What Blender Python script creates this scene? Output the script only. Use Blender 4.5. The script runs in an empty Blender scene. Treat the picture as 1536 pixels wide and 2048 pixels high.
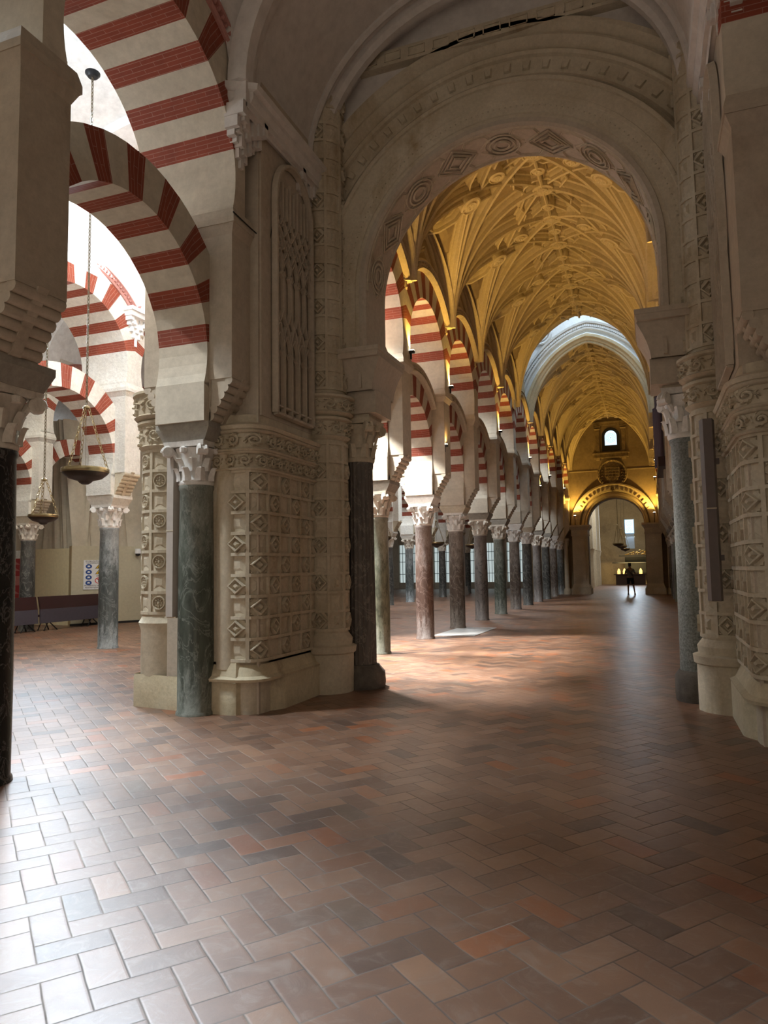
import bpy, math, random
from mathutils import Vector, Matrix
random.seed(7)
PI = math.pi
SC = bpy.context.scene
COL = SC.collection

# ------------------------------------------------------------------ camera
F_PX, EYE = 1420.0, 1.6
roll, pitch, yaw = math.radians(.9), math.radians(4.6438), math.radians(20.4149)
fw = Vector((-math.sin(yaw)*math.cos(pitch), math.cos(yaw)*math.cos(pitch), math.sin(pitch)))
rt0 = Vector((math.cos(yaw), math.sin(yaw), 0)); up0 = rt0.cross(fw)
rt = rt0*math.cos(roll) - up0*math.sin(roll); up = rt0*math.sin(roll) + up0*math.cos(roll)
cd = bpy.data.cameras.new('camera'); cam = bpy.data.objects.new('camera', cd); COL.objects.link(cam)
cd.sensor_fit = 'HORIZONTAL'; cd.sensor_width = 36.0; cd.lens = F_PX/1536*36.0
cd.clip_start = .05; cd.clip_end = 400
m = Matrix.Identity(4)
for i in range(3):
    m[i][0] = rt[i]; m[i][1] = up[i]; m[i][2] = -fw[i]
m[0][3], m[1][3], m[2][3] = 0, 0, EYE
cam.matrix_world = m
SC.camera = cam

# ------------------------------------------------------------------ world, exposure, large lights
SC.view_settings.view_transform = 'Standard'; SC.view_settings.look = 'None'
SC.view_settings.gamma = 1.0; SC.view_settings.use_curve_mapping = False
SC.view_settings.exposure = 0.0
w = bpy.data.worlds.new('world'); SC.world = w; w.use_nodes = True
w.node_tree.nodes['Background'].inputs[0].default_value = (1.0, .86, .69, 1)
w.node_tree.nodes['Background'].inputs[1].default_value = .44

def area(name, loc, target, size, power, col, sy=None, spread=180):
    l = bpy.data.lights.new(name, 'AREA'); l.energy = power; l.color = col; l.size = size
    if sy: l.shape = 'RECTANGLE'; l.size_y = sy
    l.spread = math.radians(spread)
    o = bpy.data.objects.new(name, l); COL.objects.link(o); o.location = loc
    o.rotation_euler = (Vector(target)-Vector(loc)).to_track_quat('-Z', 'Y').to_euler()
    return o
def spot(name, loc, target, power, col, angle=70, blend=.6, r=.05):
    l = bpy.data.lights.new(name, 'SPOT'); l.energy = power; l.color = col
    l.spot_size = math.radians(angle); l.spot_blend = blend; l.shadow_soft_size = r
    o = bpy.data.objects.new(name, l); COL.objects.link(o); o.location = loc
    o.rotation_euler = (Vector(target)-Vector(loc)).to_track_quat('-Z', 'Y').to_euler()
    return o
DAY = (.88, .95, 1.0); SUNNY = (1.0, .97, .92); AMBER = (1.0, .59, .12)
# skylights of the side aisle (daylight falling through the arcade onto the nave floor), plus added fill lights
spot('skylight_and_fill', (-7.6, 13.5, 8.4), (-3.0, 13.2, 0), 11000, SUNNY, 56, .35, .40)
spot('skylight_and_fill', (-7.6, 10.75, 8.3), (-2.4, 11.2, 0), 11000, SUNNY, 58, .35, .30)
spot('skylight_and_fill', (-7.4, 4.7, 8.4), (-4.35, 7.05, 1.9), 900, SUNNY, 34, .5, .12)
area('skylight_and_fill', (-7.9, 19.8, 9.1), (-5, 19.0, 0), 1.4, 420, DAY, 1.4, 150)
area('skylight_and_fill', (-7.9, 30, 9.1), (-5, 30, 0), 1.6, 500, DAY, 1.6, 150)
area('skylight_and_fill', (-8.3, 4.2, 8.2), (-3.9, 2.4, 0), 1.2, 260, (.70, .86, 1.0), 1.2, 80)
area('skylight_and_fill', (-15.0, 14.2, 7.4), (-2.6, 2.0, 0), 3.6, 380, (.70, .86, 1.0), 2.6, 80)  # unseen light added to give the near-left floor its cool sheen
area('skylight_and_fill', (-8.7, 9.0, 8.5), (-2.2, 1.9, 0), 1.5, 250, (.72, .87, 1.0), 1.5, 70)  # added light for the floor to mirror, standing in for bright wall faces
area('aisle_vault_fill', (-10.0, 4.6, 6.4), (-7.6, 8.6, 9.6), 1.2, 130, (.82, .92, 1.0), .8, 120)  # unseen uplight added to brighten the white aisle vault
area('skylight_and_fill', (-7.9, 9.6, 9.0), (-10.0, 11.0, 5), 1.2, 210, DAY, 1.2, 150)
area('skylight_and_fill', (-13.9, 13.0, 9.0), (-13.0, 12.0, 0), 1.6, 300, (1, .95, .82), 1.6, 160)
area('skylight_and_fill', (-13.9, 30.0, 9.0), (-13.0, 30.0, 0), 1.6, 400, DAY, 1.6, 160)
area('skylight_and_fill', (-19.9, 22.0, 9.0), (-19.9, 22.0, 0), 1.6, 120, DAY, 1.6, 160)
area('skylight_and_fill', (-19.9, 38.0, 9.0), (-19.9, 38.0, 0), 1.6, 300, DAY, 1.6, 160)
# lantern windows above the bright bay of the nave
area('lantern_window', (-1.85, 26.3, 14.2), (-1.85, 27.8, 11), 3.2, 420, (.62, .80, 1.0), 1.6)
# daylight in the room behind the end wall, and an added fill light in the right-hand aisle
area('end_room_daylight', (-3.0, 55, 8.6), (-3.0, 58, 0), 3.0, 500, (1.0, .93, .78), 5)
area('right_aisle_fill', (4.5, 14, 8.0), (4.5, 14, 0), 2.0, 160, DAY, 6)

# ------------------------------------------------------------------ node helpers and materials
def newmat(name):
    mt = bpy.data.materials.new(name); mt.use_nodes = True
    return mt, mt.node_tree, mt.node_tree.nodes['Principled BSDF']
def N(nt, typ, **kw):
    n = nt.nodes.new(typ)
    for k, v in kw.items():
        setattr(n, k, v)
    return n
def ramp(nt, fac, stops, interp='LINEAR'):
    r = N(nt, 'ShaderNodeValToRGB'); r.color_ramp.interpolation = interp
    els = r.color_ramp.elements
    els[0].position, els[0].color = stops[0][0], (*stops[0][1], 1)
    els[1].position, els[1].color = stops[-1][0], (*stops[-1][1], 1)
    for p, c in stops[1:-1]:
        e = els.new(p); e.color = (*c, 1)
    nt.links.new(fac, r.inputs[0]); return r.outputs[0]
def mixc(nt, fac, a, b, mode='MIX'):
    x = N(nt, 'ShaderNodeMix', data_type='RGBA', blend_type=mode)
    for sock, v in ((x.inputs[0], fac), (x.inputs[6], a), (x.inputs[7], b)):
        if isinstance(v, (int, float)): sock.default_value = v
        elif isinstance(v, tuple): sock.default_value = (*v, 1)
        else: nt.links.new(v, sock)
    return x.outputs[2]
def noise(nt, scale, detail=6, rough=.6, vec=None, stretch=None, dist=0):
    n = N(nt, 'ShaderNodeTexNoise'); n.inputs['Scale'].default_value = scale
    n.inputs['Detail'].default_value = detail; n.inputs['Roughness'].default_value = rough
    n.inputs['Distortion'].default_value = dist
    if vec is None:
        tc = N(nt, 'ShaderNodeTexCoord'); vec = tc.outputs['Object']
    if stretch:
        mp = N(nt, 'ShaderNodeMapping'); mp.inputs['Scale'].default_value = stretch
        nt.links.new(vec, mp.inputs[0]); vec = mp.outputs[0]
    nt.links.new(vec, n.inputs['Vector']); return n.outputs['Fac']
def bump(nt, b, h, strength=.3, dist=.01):
    bp = N(nt, 'ShaderNodeBump'); bp.inputs['Strength'].default_value = strength
    bp.inputs['Distance'].default_value = dist
    nt.links.new(h, bp.inputs['Height']); nt.links.new(bp.outputs[0], b.inputs['Normal'])
def stone(name, c1, c2, c3=None, scale=1.6, rough=.85, bs=.35, fine=22, pit=.01):
    mt, nt, b = newmat(name)
    n1 = noise(nt, scale, 8, .62); n2 = noise(nt, fine, 6, .7)
    c = ramp(nt, n1, [(.3, c1), (.7, c2)])
    if c3:
        n3 = noise(nt, scale*.55, 5, .7, stretch=(1, 1, .45), dist=.6)
        f3 = ramp(nt, n3, [(.55, (0, 0, 0)), (.72, (1, 1, 1))])
        c = mixc(nt, f3, c, c3)
    g = ramp(nt, n2, [(.3, (.84, .84, .84)), (.7, (1.08, 1.08, 1.08))])
    c = mixc(nt, 1.0, c, g, 'MULTIPLY')
    nt.links.new(c, b.inputs['Base Color']); b.inputs['Roughness'].default_value = rough
    bump(nt, b, n2, bs, pit); return mt
M = {}
M['lime'] = stone('carved_limestone', (.50, .43, .31), (.64, .57, .44), (.40, .31, .19))
M['lime_up'] = stone('grey_limestone', (.47, .40, .31), (.56, .49, .39), (.38, .31, .23), fine=14)
M['lime_base'] = stone('worn_limestone', (.50, .42, .27), (.66, .58, .41), (.30, .23, .15), scale=2.4, bs=.6)
M['plaster'] = stone('cream_plaster', (.56, .50, .40), (.66, .60, .49), (.50, .43, .32), scale=1.2, bs=.25, fine=9)
M['plaster_rough'] = stone('rough_pale_plaster', (.70, .67, .59), (.80, .78, .72), None, scale=3, bs=.9, fine=16, pit=.02)
M['white'] = stone('white_plaster', (.66, .62, .58), (.72, .68, .64), None, scale=.7, bs=.08, fine=6)
M['whiter'] = stone('bright_white_plaster', (.84, .86, .86), (.90, .92, .92), None, scale=.7, bs=.05, fine=6)
M['vault'] = stone('vault_plaster_shade_toned', (.27, .20, .115), (.38, .29, .17), (.18, .13, .08), scale=.9, bs=.2, fine=8)  # web colour darkened to paint in the shade between the ribs
M['rib'] = stone('vault_rib_stone_light_toned', (.50, .41, .26), (.62, .52, .34), (.36, .29, .18), scale=1.4, bs=.2)  # rib colour raised to paint in light catching the ribs
M['darkrib'] = stone('weathered_carved_stone', (.17, .12, .065), (.34, .26, .15), (.10, .07, .04), scale=5, bs=.6)
M['blue_stone'] = stone('pale_arch_stone', (.60, .60, .58), (.70, .70, .68), None, scale=1.4)
M['block'] = stone('grey_impost_stone', (.30, .28, .24), (.42, .39, .33), (.22, .20, .17), scale=3, bs=.6)
M['capital'] = stone('capital_marble', (.62, .56, .47), (.76, .71, .62), (.45, .38, .30), scale=5, bs=.4)
M['capital_white'] = stone('white_capital_marble', (.72, .69, .64), (.86, .84, .80), None, scale=5, bs=.3)
M['redhood'] = stone('rose_painted_stone', (.48, .22, .19), (.56, .28, .24), None, scale=3)
def brick_mat(name, base, line):
    mt, nt, b = newmat(name)
    tc = N(nt, 'ShaderNodeTexCoord')
    br = N(nt, 'ShaderNodeTexBrick'); nt.links.new(tc.outputs['UV'], br.inputs['Vector'])
    br.inputs['Scale'].default_value = 1; br.inputs['Mortar Size'].default_value = .0028
    br.inputs['Brick Width'].default_value = .30; br.inputs['Row Height'].default_value = .046
    br.inputs['Color1'].default_value = (*base, 1)
    br.inputs['Color2'].default_value = (base[0]*.84, base[1]*.8, base[2]*.8, 1)
    br.inputs['Mortar'].default_value = (*line, 1)
    n = noise(nt, 3, 6, .7); g = ramp(nt, n, [(.3, (.8, .8, .8)), (.7, (1.1, 1.1, 1.1))])
    c = mixc(nt, 1.0, br.outputs['Color'], g, 'MULTIPLY')
    nt.links.new(c, b.inputs['Base Color']); b.inputs['Roughness'].default_value = .75
    bump(nt, b, noise(nt, 30), .2, .005); return mt
M['red'] = brick_mat('red_brick_voussoir', (.30, .060, .028), (.40, .20, .15))
def marble(name, c1, c2, vein=None, dust=(.55, .52, .46), scale=3, stretch=(1, 1, .35), rough=.28, dust_amt=1, vs=4.0):
    mt, nt, b = newmat(name)
    n1 = noise(nt, scale, 10, .72, stretch=stretch, dist=.8)
    c = ramp(nt, n1, [(.32, c1), (.62, c2)])
    if vein:
        n3 = noise(nt, vs, 4, .55, stretch=(1, 1, .6), dist=1.6)
        f = ramp(nt, n3, [(.47, (0, 0, 0)), (.495, (1, 1, 1)), (.52, (0, 0, 0))])
        c = mixc(nt, f, c, vein)
    tc = N(nt, 'ShaderNodeTexCoord'); sp = N(nt, 'ShaderNodeSeparateXYZ'); nt.links.new(tc.outputs['Object'], sp.inputs[0])
    # wear by height: chalky foot and chalky upper shaft, polished dark middle
    mr = N(nt, 'ShaderNodeMapRange'); mr.inputs['From Min'].default_value = 0; mr.inputs['From Max'].default_value = 2.6
    nt.links.new(sp.outputs[2], mr.inputs[0])
    hz = ramp(nt, mr.outputs[0], [(0, (.55,)*3), (.16, (.40,)*3), (.32, (.02,)*3), (.5, (.06,)*3), (.72, (.40,)*3), (1, (.66,)*3)])
    nd = noise(nt, 15, 12, .86, stretch=(1, 1, .45))
    n4 = noise(nt, 4, 8, .7, stretch=(1, 1, .3), dist=.5)
    a0 = N(nt, 'ShaderNodeMath', operation='MULTIPLY_ADD'); nt.links.new(nd, a0.inputs[0]); a0.inputs[1].default_value = 2.0; nt.links.new(hz, a0.inputs[2])
    ad = N(nt, 'ShaderNodeMath', operation='MULTIPLY_ADD'); nt.links.new(n4, ad.inputs[0]); ad.inputs[1].default_value = 1.6; nt.links.new(a0.outputs[0], ad.inputs[2])
    sb = N(nt, 'ShaderNodeMath', operation='SUBTRACT'); nt.links.new(ad.outputs[0], sb.inputs[0]); sb.inputs[1].default_value = 2.05
    fd = ramp(nt, sb.outputs[0], [(0, (0, 0, 0)), (.35, (dust_amt*.4,)*3), (.8, (dust_amt*.8,)*3)])
    c = mixc(nt, fd, c, dust)
    nt.links.new(c, b.inputs['Base Color'])
    rr = N(nt, 'ShaderNodeMapRange'); rr.inputs['To Min'].default_value = rough; rr.inputs['To Max'].default_value = .62
    nt.links.new(fd, rr.inputs[0]); nt.links.new(rr.outputs[0], b.inputs['Roughness'])
    bump(nt, b, nd, .25, .006); return mt
M['m_green'] = marble('green_grey_marble', (.018, .025, .019), (.115, .135, .11), (.20, .22, .19), (.38, .40, .35))
M['m_green2'] = marble('speckled_green_marble', (.04, .05, .035), (.22, .24, .18), None, (.46, .49, .43), scale=12)
M['m_rose'] = marble('rose_brown_marble', (.06, .036, .03), (.17, .115, .095), (.26, .20, .18), (.44, .42, .41), scale=3)
M['m_brown'] = marble('brown_marble', (.045, .034, .028), (.14, .11, .09), (.26, .23, .20), (.42, .39, .35), scale=3)
M['m_vein'] = marble('veined_grey_marble', (.09, .08, .075), (.20, .18, .165), (.03, .03, .03), (.36, .33, .31), scale=3, vs=3)
M['m_dark'] = marble('dark_marble', (.015, .015, .015), (.07, .07, .065), (.20, .20, .18), (.22, .22, .20), scale=3, dust_amt=.7)
M['m_black'] = marble('black_marble', (.006, .006, .006), (.018, .018, .018), (.11, .105, .10), (.05, .05, .05), scale=2, rough=.18, dust_amt=.25, vs=6)
M['m_blue'] = marble('blue_grey_marble', (.022, .03, .03), (.12, .14, .14), (.20, .22, .22), (.55, .60, .62), scale=3)
M['m_fluted'] = marble('fluted_dark_marble', (.030, .026, .024), (.15, .13, .115), (.24, .21, .18), (.15, .13, .11), scale=5, stretch=(1, 1, .12), rough=.5, dust_amt=.7)
M['granite'] = stone('grey_granite', (.10, .11, .10), (.34, .36, .34), None, scale=42, rough=.7, bs=.8, fine=60, pit=.01)
M['basalt'] = stone('dark_base_stone', (.07, .06, .05), (.17, .145, .12), None, scale=6, rough=.75, bs=.8)
def flat(name, c, rough=.6, metal=0, emit=None, es=0):
    mt, nt, b = newmat(name)
    n = noise(nt, 12, 4); g = ramp(nt, n, [(.2, tuple(x*.9 for x in c)), (.8, tuple(min(1, x*1.08) for x in c))])
    nt.links.new(g, b.inputs['Base Color']); b.inputs['Roughness'].default_value = rough
    b.inputs['Metallic'].default_value = metal
    if emit: b.inputs['Emission Color'].default_value = (*emit, 1); b.inputs['Emission Strength'].default_value = es
    return mt
M['bronze'] = flat('dark_bronze', (.022, .015, .010), .38, .4)
M['brass'] = flat('brass_rim', (.34, .27, .15), .28, 1)
M['iron'] = flat('black_iron', (.02, .02, .022), .5, .6)
M['chain'] = flat('chain_metal', (.22, .18, .12), .4, .9)
M['chain_br'] = flat('brass_chain', (.42, .32, .17), .35, 1)
M['speaker'] = flat('grey_speaker_paint', (.50, .45, .40), .55)
M['speaker_dk'] = flat('brown_grey_speaker_paint', (.15, .12, .11), .55)
M['lampglass'] = flat('lit_lamp_glass', (1, .95, .85), .4, 0, (1, .86, .6), 14)
M['whitepanel'] = flat('sign_white', (.82, .84, .85), .5)
M['blue'] = flat('sign_blue', (.02, .08, .32), .5)
M['yellow'] = flat('sign_yellow', (.85, .55, .03), .5)
M['signred'] = flat('sign_red', (.65, .02, .02), .5)
M['signblack'] = flat('sign_black', (.015, .015, .015), .5)
M['cream'] = flat('cream_board', (.72, .64, .42), .7)
M['cream2'] = flat('tan_board', (.50, .40, .23), .7)
M['olive'] = flat('beige_board', (.52, .48, .35), .7)
M['cloth'] = stone('dust_sheet', (.48, .43, .33), (.56, .51, .41), None, scale=.8, bs=.1, fine=5)
M['maroon'] = flat('maroon_wood', (.035, .008, .008), .35)
M['slate'] = flat('slate_fabric', (.075, .065, .085), .9)
M['banner'] = flat('red_banner', (.36, .035, .04), .6)
M['dusty_rose'] = flat('banner_marks', (.50, .20, .18), .6)
M['black'] = flat('matt_black', (.012, .012, .012), .7)
M['gold'] = flat('gold', (.85, .55, .15), .3, 1)
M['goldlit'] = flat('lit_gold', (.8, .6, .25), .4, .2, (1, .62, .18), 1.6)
M['darkwood'] = flat('dark_wood', (.03, .012, .008), .4)
M['glassbright'] = flat('daylit_window_glass', (.6, .75, .9), .3, 0, (.50, .76, 1.0), 1.6)
M['glasscourt'] = flat('daylit_courtyard_glass', (.7, .8, .8), .3, 0, (.80, .95, .95), .55)
M['stained'] = flat('stained_glass_line', (.15, .2, .25), .4, 0, (.25, .4, .55), 1.2)
M['blueveil'] = flat('blue_window_reveal', (.45, .55, .68), .7)
M['skin'] = flat('skin', (.30, .17, .11), .6)
M['shirt'] = flat('grey_shirt', (.16, .16, .17), .9)
M['shorts'] = flat('dark_shorts', (.012, .012, .016), .9)
M['hair'] = flat('dark_hair', (.012, .009, .008), .7)
M['slab'] = stone('white_marble_slab', (.56, .56, .54), (.70, .70, .68), (.40, .40, .40), scale=3, rough=.3)
M['organ'] = flat('organ_pipe_metal', (.12, .10, .15), .4, .6)

def floor_mat():
    mt, nt, b = newmat('terracotta_herringbone')
    L = nt.links
    def mth(op, a, c=None, d=None):
        n = N(nt, 'ShaderNodeMath', operation=op)
        for i, v in enumerate((a, c, d)):
            if v is None: continue
            if isinstance(v, (int, float)): n.inputs[i].default_value = v
            else: L.new(v, n.inputs[i])
        return n.outputs[0]
    tc = N(nt, 'ShaderNodeTexCoord'); mp = N(nt, 'ShaderNodeMapping')
    W = .155
    mp.inputs['Rotation'].default_value = (0, 0, math.radians(-50.8)); mp.inputs['Scale'].default_value = (1/W, 1/W, 1)
    L.new(tc.outputs['Object'], mp.inputs[0])
    # small waviness of hand-laid tiles
    nw = N(nt, 'ShaderNodeTexNoise'); nw.inputs['Scale'].default_value = 1.1; nw.inputs['Detail'].default_value = 3
    L.new(tc.outputs['Object'], nw.inputs['Vector'])
    vm = N(nt, 'ShaderNodeVectorMath', operation='MULTIPLY_ADD'); L.new(nw.outputs['Color'], vm.inputs[0])
    vm.inputs[1].default_value = (.25, .25, 0); L.new(mp.outputs[0], vm.inputs[2])
    sp = N(nt, 'ShaderNodeSeparateXYZ'); L.new(vm.outputs[0], sp.inputs[0])
    x, y = sp.outputs[0], sp.outputs[1]
    i, j = mth('FLOOR', x), mth('FLOOR', y)
    fx, fy = mth('SUBTRACT', x, i), mth('SUBTRACT', y, j)
    mm = mth('FLOORED_MODULO', mth('SUBTRACT', i, j), 4.0)
    m1 = mth('COMPARE', mm, 1.0, .1); m2 = mth('COMPARE', mm, 2.0, .1); m3 = mth('COMPARE', mm, 3.0, .1)
    isv = mth('ADD', m2, m3)
    # brick anchor
    ax = mth('SUBTRACT', i, m1); ay = mth('SUBTRACT', j, m2)
    # coordinates inside brick, long axis 0..2, short axis 0..1
    lx = mth('ADD', fx, m1); ly = mth('ADD', fy, m2)
    dl = mth('ADD', mth('MULTIPLY', isv, ly), mth('MULTIPLY', mth('SUBTRACT', 1, isv), lx))
    ds = mth('ADD', mth('MULTIPLY', isv, fx), mth('MULTIPLY', mth('SUBTRACT', 1, isv), fy))
    el = mth('MINIMUM', dl, mth('SUBTRACT', 2, dl)); es = mth('MINIMUM', ds, mth('SUBTRACT', 1, ds))
    e = mth('MINIMUM', el, es)
    cv = N(nt, 'ShaderNodeCombineXYZ'); L.new(ax, cv.inputs[0]); L.new(ay, cv.inputs[1]); L.new(isv, cv.inputs[2])
    wn = N(nt, 'ShaderNodeTexWhiteNoise', noise_dimensions='3D'); L.new(cv.outputs[0], wn.inputs['Vector'])
    tile = ramp(nt, wn.outputs['Value'], [(0, (.115, .068, .048)), (.18, (.175, .094, .060)), (.45, (.215, .112, .068)),
            (.7, (.24, .132, .084)), (.86, (.275, .148, .088)), (.93, (.29, .100, .042)), (1, (.14, .095, .066))])
    n1 = noise(nt, 2.2, 8, .7); g1 = ramp(nt, n1, [(.25, (.72, .74, .78)), (.75, (1.16, 1.14, 1.1))])
    c = mixc(nt, 1.0, tile, g1, 'MULTIPLY')
    # chalky wear with swirls
    n2 = noise(nt, 5.5, 8, .7, dist=2.2); f2 = ramp(nt, n2, [(.50, (0, 0, 0)), (.66, (.20, .20, .20))])
    c = mixc(nt, f2, c, (.40, .33, .27))
    jt = ramp(nt, e, [(.012, (1, 1, 1)), (.034, (0, 0, 0))])
    nj = noise(nt, 1.7, 4); jcol = ramp(nt, nj, [(.45, (.10, .065, .045)), (.66, (.27, .20, .15))])
    c = mixc(nt, jt, c, jcol)
    L.new(c, b.inputs['Base Color'])
    rr = N(nt, 'ShaderNodeMapRange'); rr.inputs['To Min'].default_value = .28; rr.inputs['To Max'].default_value = .52
    L.new(n2, rr.inputs[0]); rj = mth('ADD', rr.outputs[0], mth('MULTIPLY', jt, .3)); L.new(rj, b.inputs['Roughness'])
    b.inputs['Specular IOR Level'].default_value = .5
    tilt = N(nt, 'ShaderNodeTexWhiteNoise', noise_dimensions='3D'); L.new(cv.outputs[0], tilt.inputs['Vector'])
    sc = N(nt, 'ShaderNodeSeparateColor'); L.new(tilt.outputs['Color'], sc.inputs[0])
    hh = mth('MULTIPLY', mth('SUBTRACT', sc.outputs[0], .5), mth('SUBTRACT', dl, 1))
    h2 = mth('MULTIPLY', mth('SUBTRACT', sc.outputs[1], .5), mth('SUBTRACT', ds, .5))
    edge = ramp(nt, e, [(0, (0, 0, 0)), (.07, (1, 1, 1))])
    h = mth('ADD', mth('MULTIPLY', mth('ADD', hh, h2), .55), mth('ADD', mth('MULTIPLY', edge, .35), mth('MULTIPLY', n2, .45)))
    h = mth('ADD', h, mth('MULTIPLY', n1, .8))
    bump(nt, b, h, .30, .006)
    return mt
M['floor'] = floor_mat()

# ------------------------------------------------------------------ mesh builder
class MB:
    def __init__(s, T=None):
        s.v = []; s.f = []; s.m = []; s.uv = []; s.T = T; s.flip = T is not None
    def pt(s, p):
        s.v.append(tuple(p)); return len(s.v)-1
    def face(s, idx, mi=0, uv=None):
        s.f.append(tuple(idx)); s.m.append(mi); s.uv.append(uv)
    def poly(s, pts, mi=0, uv=None):
        s.face([s.pt(p) for p in pts], mi, uv)
    def hexa(s, b, t, mi=0):
        # b, t: matching rings of points (bottom / top), any n
        n = len(b); B = [s.pt(p) for p in b]; Tt = [s.pt(p) for p in t]
        s.face(B[::-1], mi); s.face(Tt, mi)
        for i in range(n):
            j = (i+1) % n; s.face((B[i], B[j], Tt[j], Tt[i]), mi)
    def box(s, x0, x1, y0, y1, z0, z1, mi=0, fl=0):
        # fl: extra half-size at top (flare)
        s.hexa([(x0, y0, z0), (x1, y0, z0), (x1, y1, z0), (x0, y1, z0)],
               [(x0-fl, y0-fl, z1), (x1+fl, y0-fl, z1), (x1+fl, y1+fl, z1), (x0-fl, y1+fl, z1)], mi)
    def grid(s, rows, mi=0, cu=False, cv=False):
        R = [[s.pt(p) for p in r] for r in rows]; n = len(R); k = len(R[0])
        for a in range(n if cu else n-1):
            for b in range(k if cv else k-1):
                s.face((R[a][b], R[(a+1) % n][b], R[(a+1) % n][(b+1) % k], R[a][(b+1) % k]), mi)
    def lathe(s, prof, c=(0, 0, 0), seg=24, mi=0, a0=0, a1=2*PI, cap=True, flute=0, fn=0):
        full = abs(a1-a0-2*PI) < 1e-6; n = seg if full else seg+1
        rows = []
        for i in range(n):
            a = a0+(a1-a0)*i/seg
            q = 1-(flute*abs(math.sin(a*fn/2)) if flute else 0)
            rows.append([(c[0]+r*q*math.cos(a), c[1]+r*q*math.sin(a), c[2]+z) for r, z in prof])
        s.grid(rows, mi, cu=full)
        if cap and full:
            for e in (0, -1):
                if prof[e][0] > 1e-4:
                    r = [s.pt(row[e]) for row in rows]
                    s.face(r if e else r[::-1], mi)
    def tube(s, path, r, n=6, mi=0, closed=False, caps=True):
        P = [Vector(p) for p in path]; k = len(P); rows = []; prev = None
        for i in range(k):
            a = P[(i-1) % k] if (closed or i > 0) else P[0]; b = P[(i+1) % k] if (closed or i < k-1) else P[-1]
            t = (b-a)
            t = t.normalized() if t.length > 1e-9 else Vector((0, 0, 1))
            if prev is None:
                u = t.cross(Vector((0, 0, 1)));
                if u.length < 1e-3: u = t.cross(Vector((1, 0, 0)))
            else:
                u = prev - t*prev.dot(t)
                if u.length < 1e-6: u = t.cross(Vector((0, 0, 1)))
            u.normalize(); v = t.cross(u); prev = u
            rr = r[i] if isinstance(r, (list, tuple)) else r
            rows.append([P[i]+(u*math.cos(2*PI*j/n)+v*math.sin(2*PI*j/n))*rr for j in range(n)])
        s.grid(rows, mi, cu=closed, cv=True)
        if caps and not closed:
            s.poly(rows[0][::-1], mi); s.poly(rows[-1], mi)
    def sweep(s, frames, prof, mi=0, caps=True, closed_prof=True):
        # frames: (point, axisA, axisB); prof: (a, b)
        rows = [[Vector(p)+A*a+B*b for a, b in prof] for p, A, B in frames]
        s.grid(rows, mi, cv=closed_prof)
        if caps and closed_prof:
            s.poly(rows[0][::-1], mi); s.poly(rows[-1], mi)
    def build(s, name, mats, parent=None, smooth=None, world=True, weld=False):
        v = s.v
        if s.T: v = [s.T(p) for p in v]
        off = Vector(parent.location) if (parent and world and 'wl' not in parent) else Vector((0, 0, 0))
        if parent and world and parent.parent: off = off + Vector(parent.parent.location)
        me = bpy.data.meshes.new(name)
        me.from_pydata([(p[0]-off[0], p[1]-off[1], p[2]-off[2]) for p in v], [],
                       [f[::-1] if s.flip else f for f in s.f])
        if not isinstance(mats, (list, tuple)): mats = [mats]
        for mt in mats: me.materials.append(M[mt] if isinstance(mt, str) else mt)
        if len(mats) > 1:
            me.polygons.foreach_set('material_index', s.m)
        if any(u is not None for u in s.uv):
            ul = me.uv_layers.new(name='UVMap')
            for p, u in zip(me.polygons, s.uv):
                if u:
                    uu = u[::-1] if s.flip else u
                    for li, c in zip(p.loop_indices, uu): ul.data[li].uv = c
        if smooth is not None:
            me.polygons.foreach_set('use_smooth', [True]*len(me.polygons))
            me.set_sharp_from_angle(angle=math.radians(smooth))
        me.update()
        o = bpy.data.objects.new(name, me); COL.objects.link(o)
        if parent: o.parent = parent
        return o
def thing(name, label, cat, loc=(0, 0, 0), group=None, rz=0):
    o = bpy.data.objects.new(name, None); COL.objects.link(o); o.location = loc; o.rotation_euler = (0, 0, rz)
    o['label'] = label; o['category'] = cat
    if group: o['group'] = group
    o.empty_display_size = .2
    return o
def tag(o, label, cat, group=None, kind=None):
    o['label'] = label; o['category'] = cat
    if group: o['group'] = group
    if kind: o['kind'] = kind
    return o
def struct(o):
    o['kind'] = 'structure'; return o
def kids(o): return [c for c in bpy.data.objects if c.parent == o]
def dup(root, loc, label=None, group=None, cat=None, rz=None, mats=None, tree=None):
    tree = tree or TREE.setdefault(root.name, [(c, kids(c)) for c in kids(root)])
    r = root.copy(); COL.objects.link(r); r.location = loc
    if label: r['label'] = label
    if group: r['group'] = group
    if rz is not None: r.rotation_euler = (0, 0, rz)
    for c, gs in tree:
        d = c.copy(); COL.objects.link(d); d.parent = r
        if mats and c.name.split('.')[0] in mats:
            d.material_slots[0].link = 'OBJECT'; d.material_slots[0].material = M[mats[c.name.split('.')[0]]]
        for g in gs:
            h = g.copy(); COL.objects.link(h); h.parent = d
    return r
TREE = {}
V = Vector
S = 2.97; Y0 = 12.9
def YK(k): return Y0+S*k
def ordn(n): return ['zeroth', 'first', 'second', 'third', 'fourth', 'fifth', 'sixth', 'seventh', 'eighth', 'ninth', 'tenth', 'eleventh', 'twelfth', 'thirteenth', 'fourteenth'][n]

# ------------------------------------------------------------------ floor and shell
b = MB(); b.box(-24, 9, -6, 72, -.2, 0)
struct(b.build('floor', 'floor'))
b = MB(); b.box(-24.3, -23.2, -6, 60, 0, 12)
struct(b.build('wall_left', 'plaster'))
b = MB(); b.box(8, 8.4, -6, 72, 0, 12)
struct(b.build('wall_right', 'plaster'))

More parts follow.
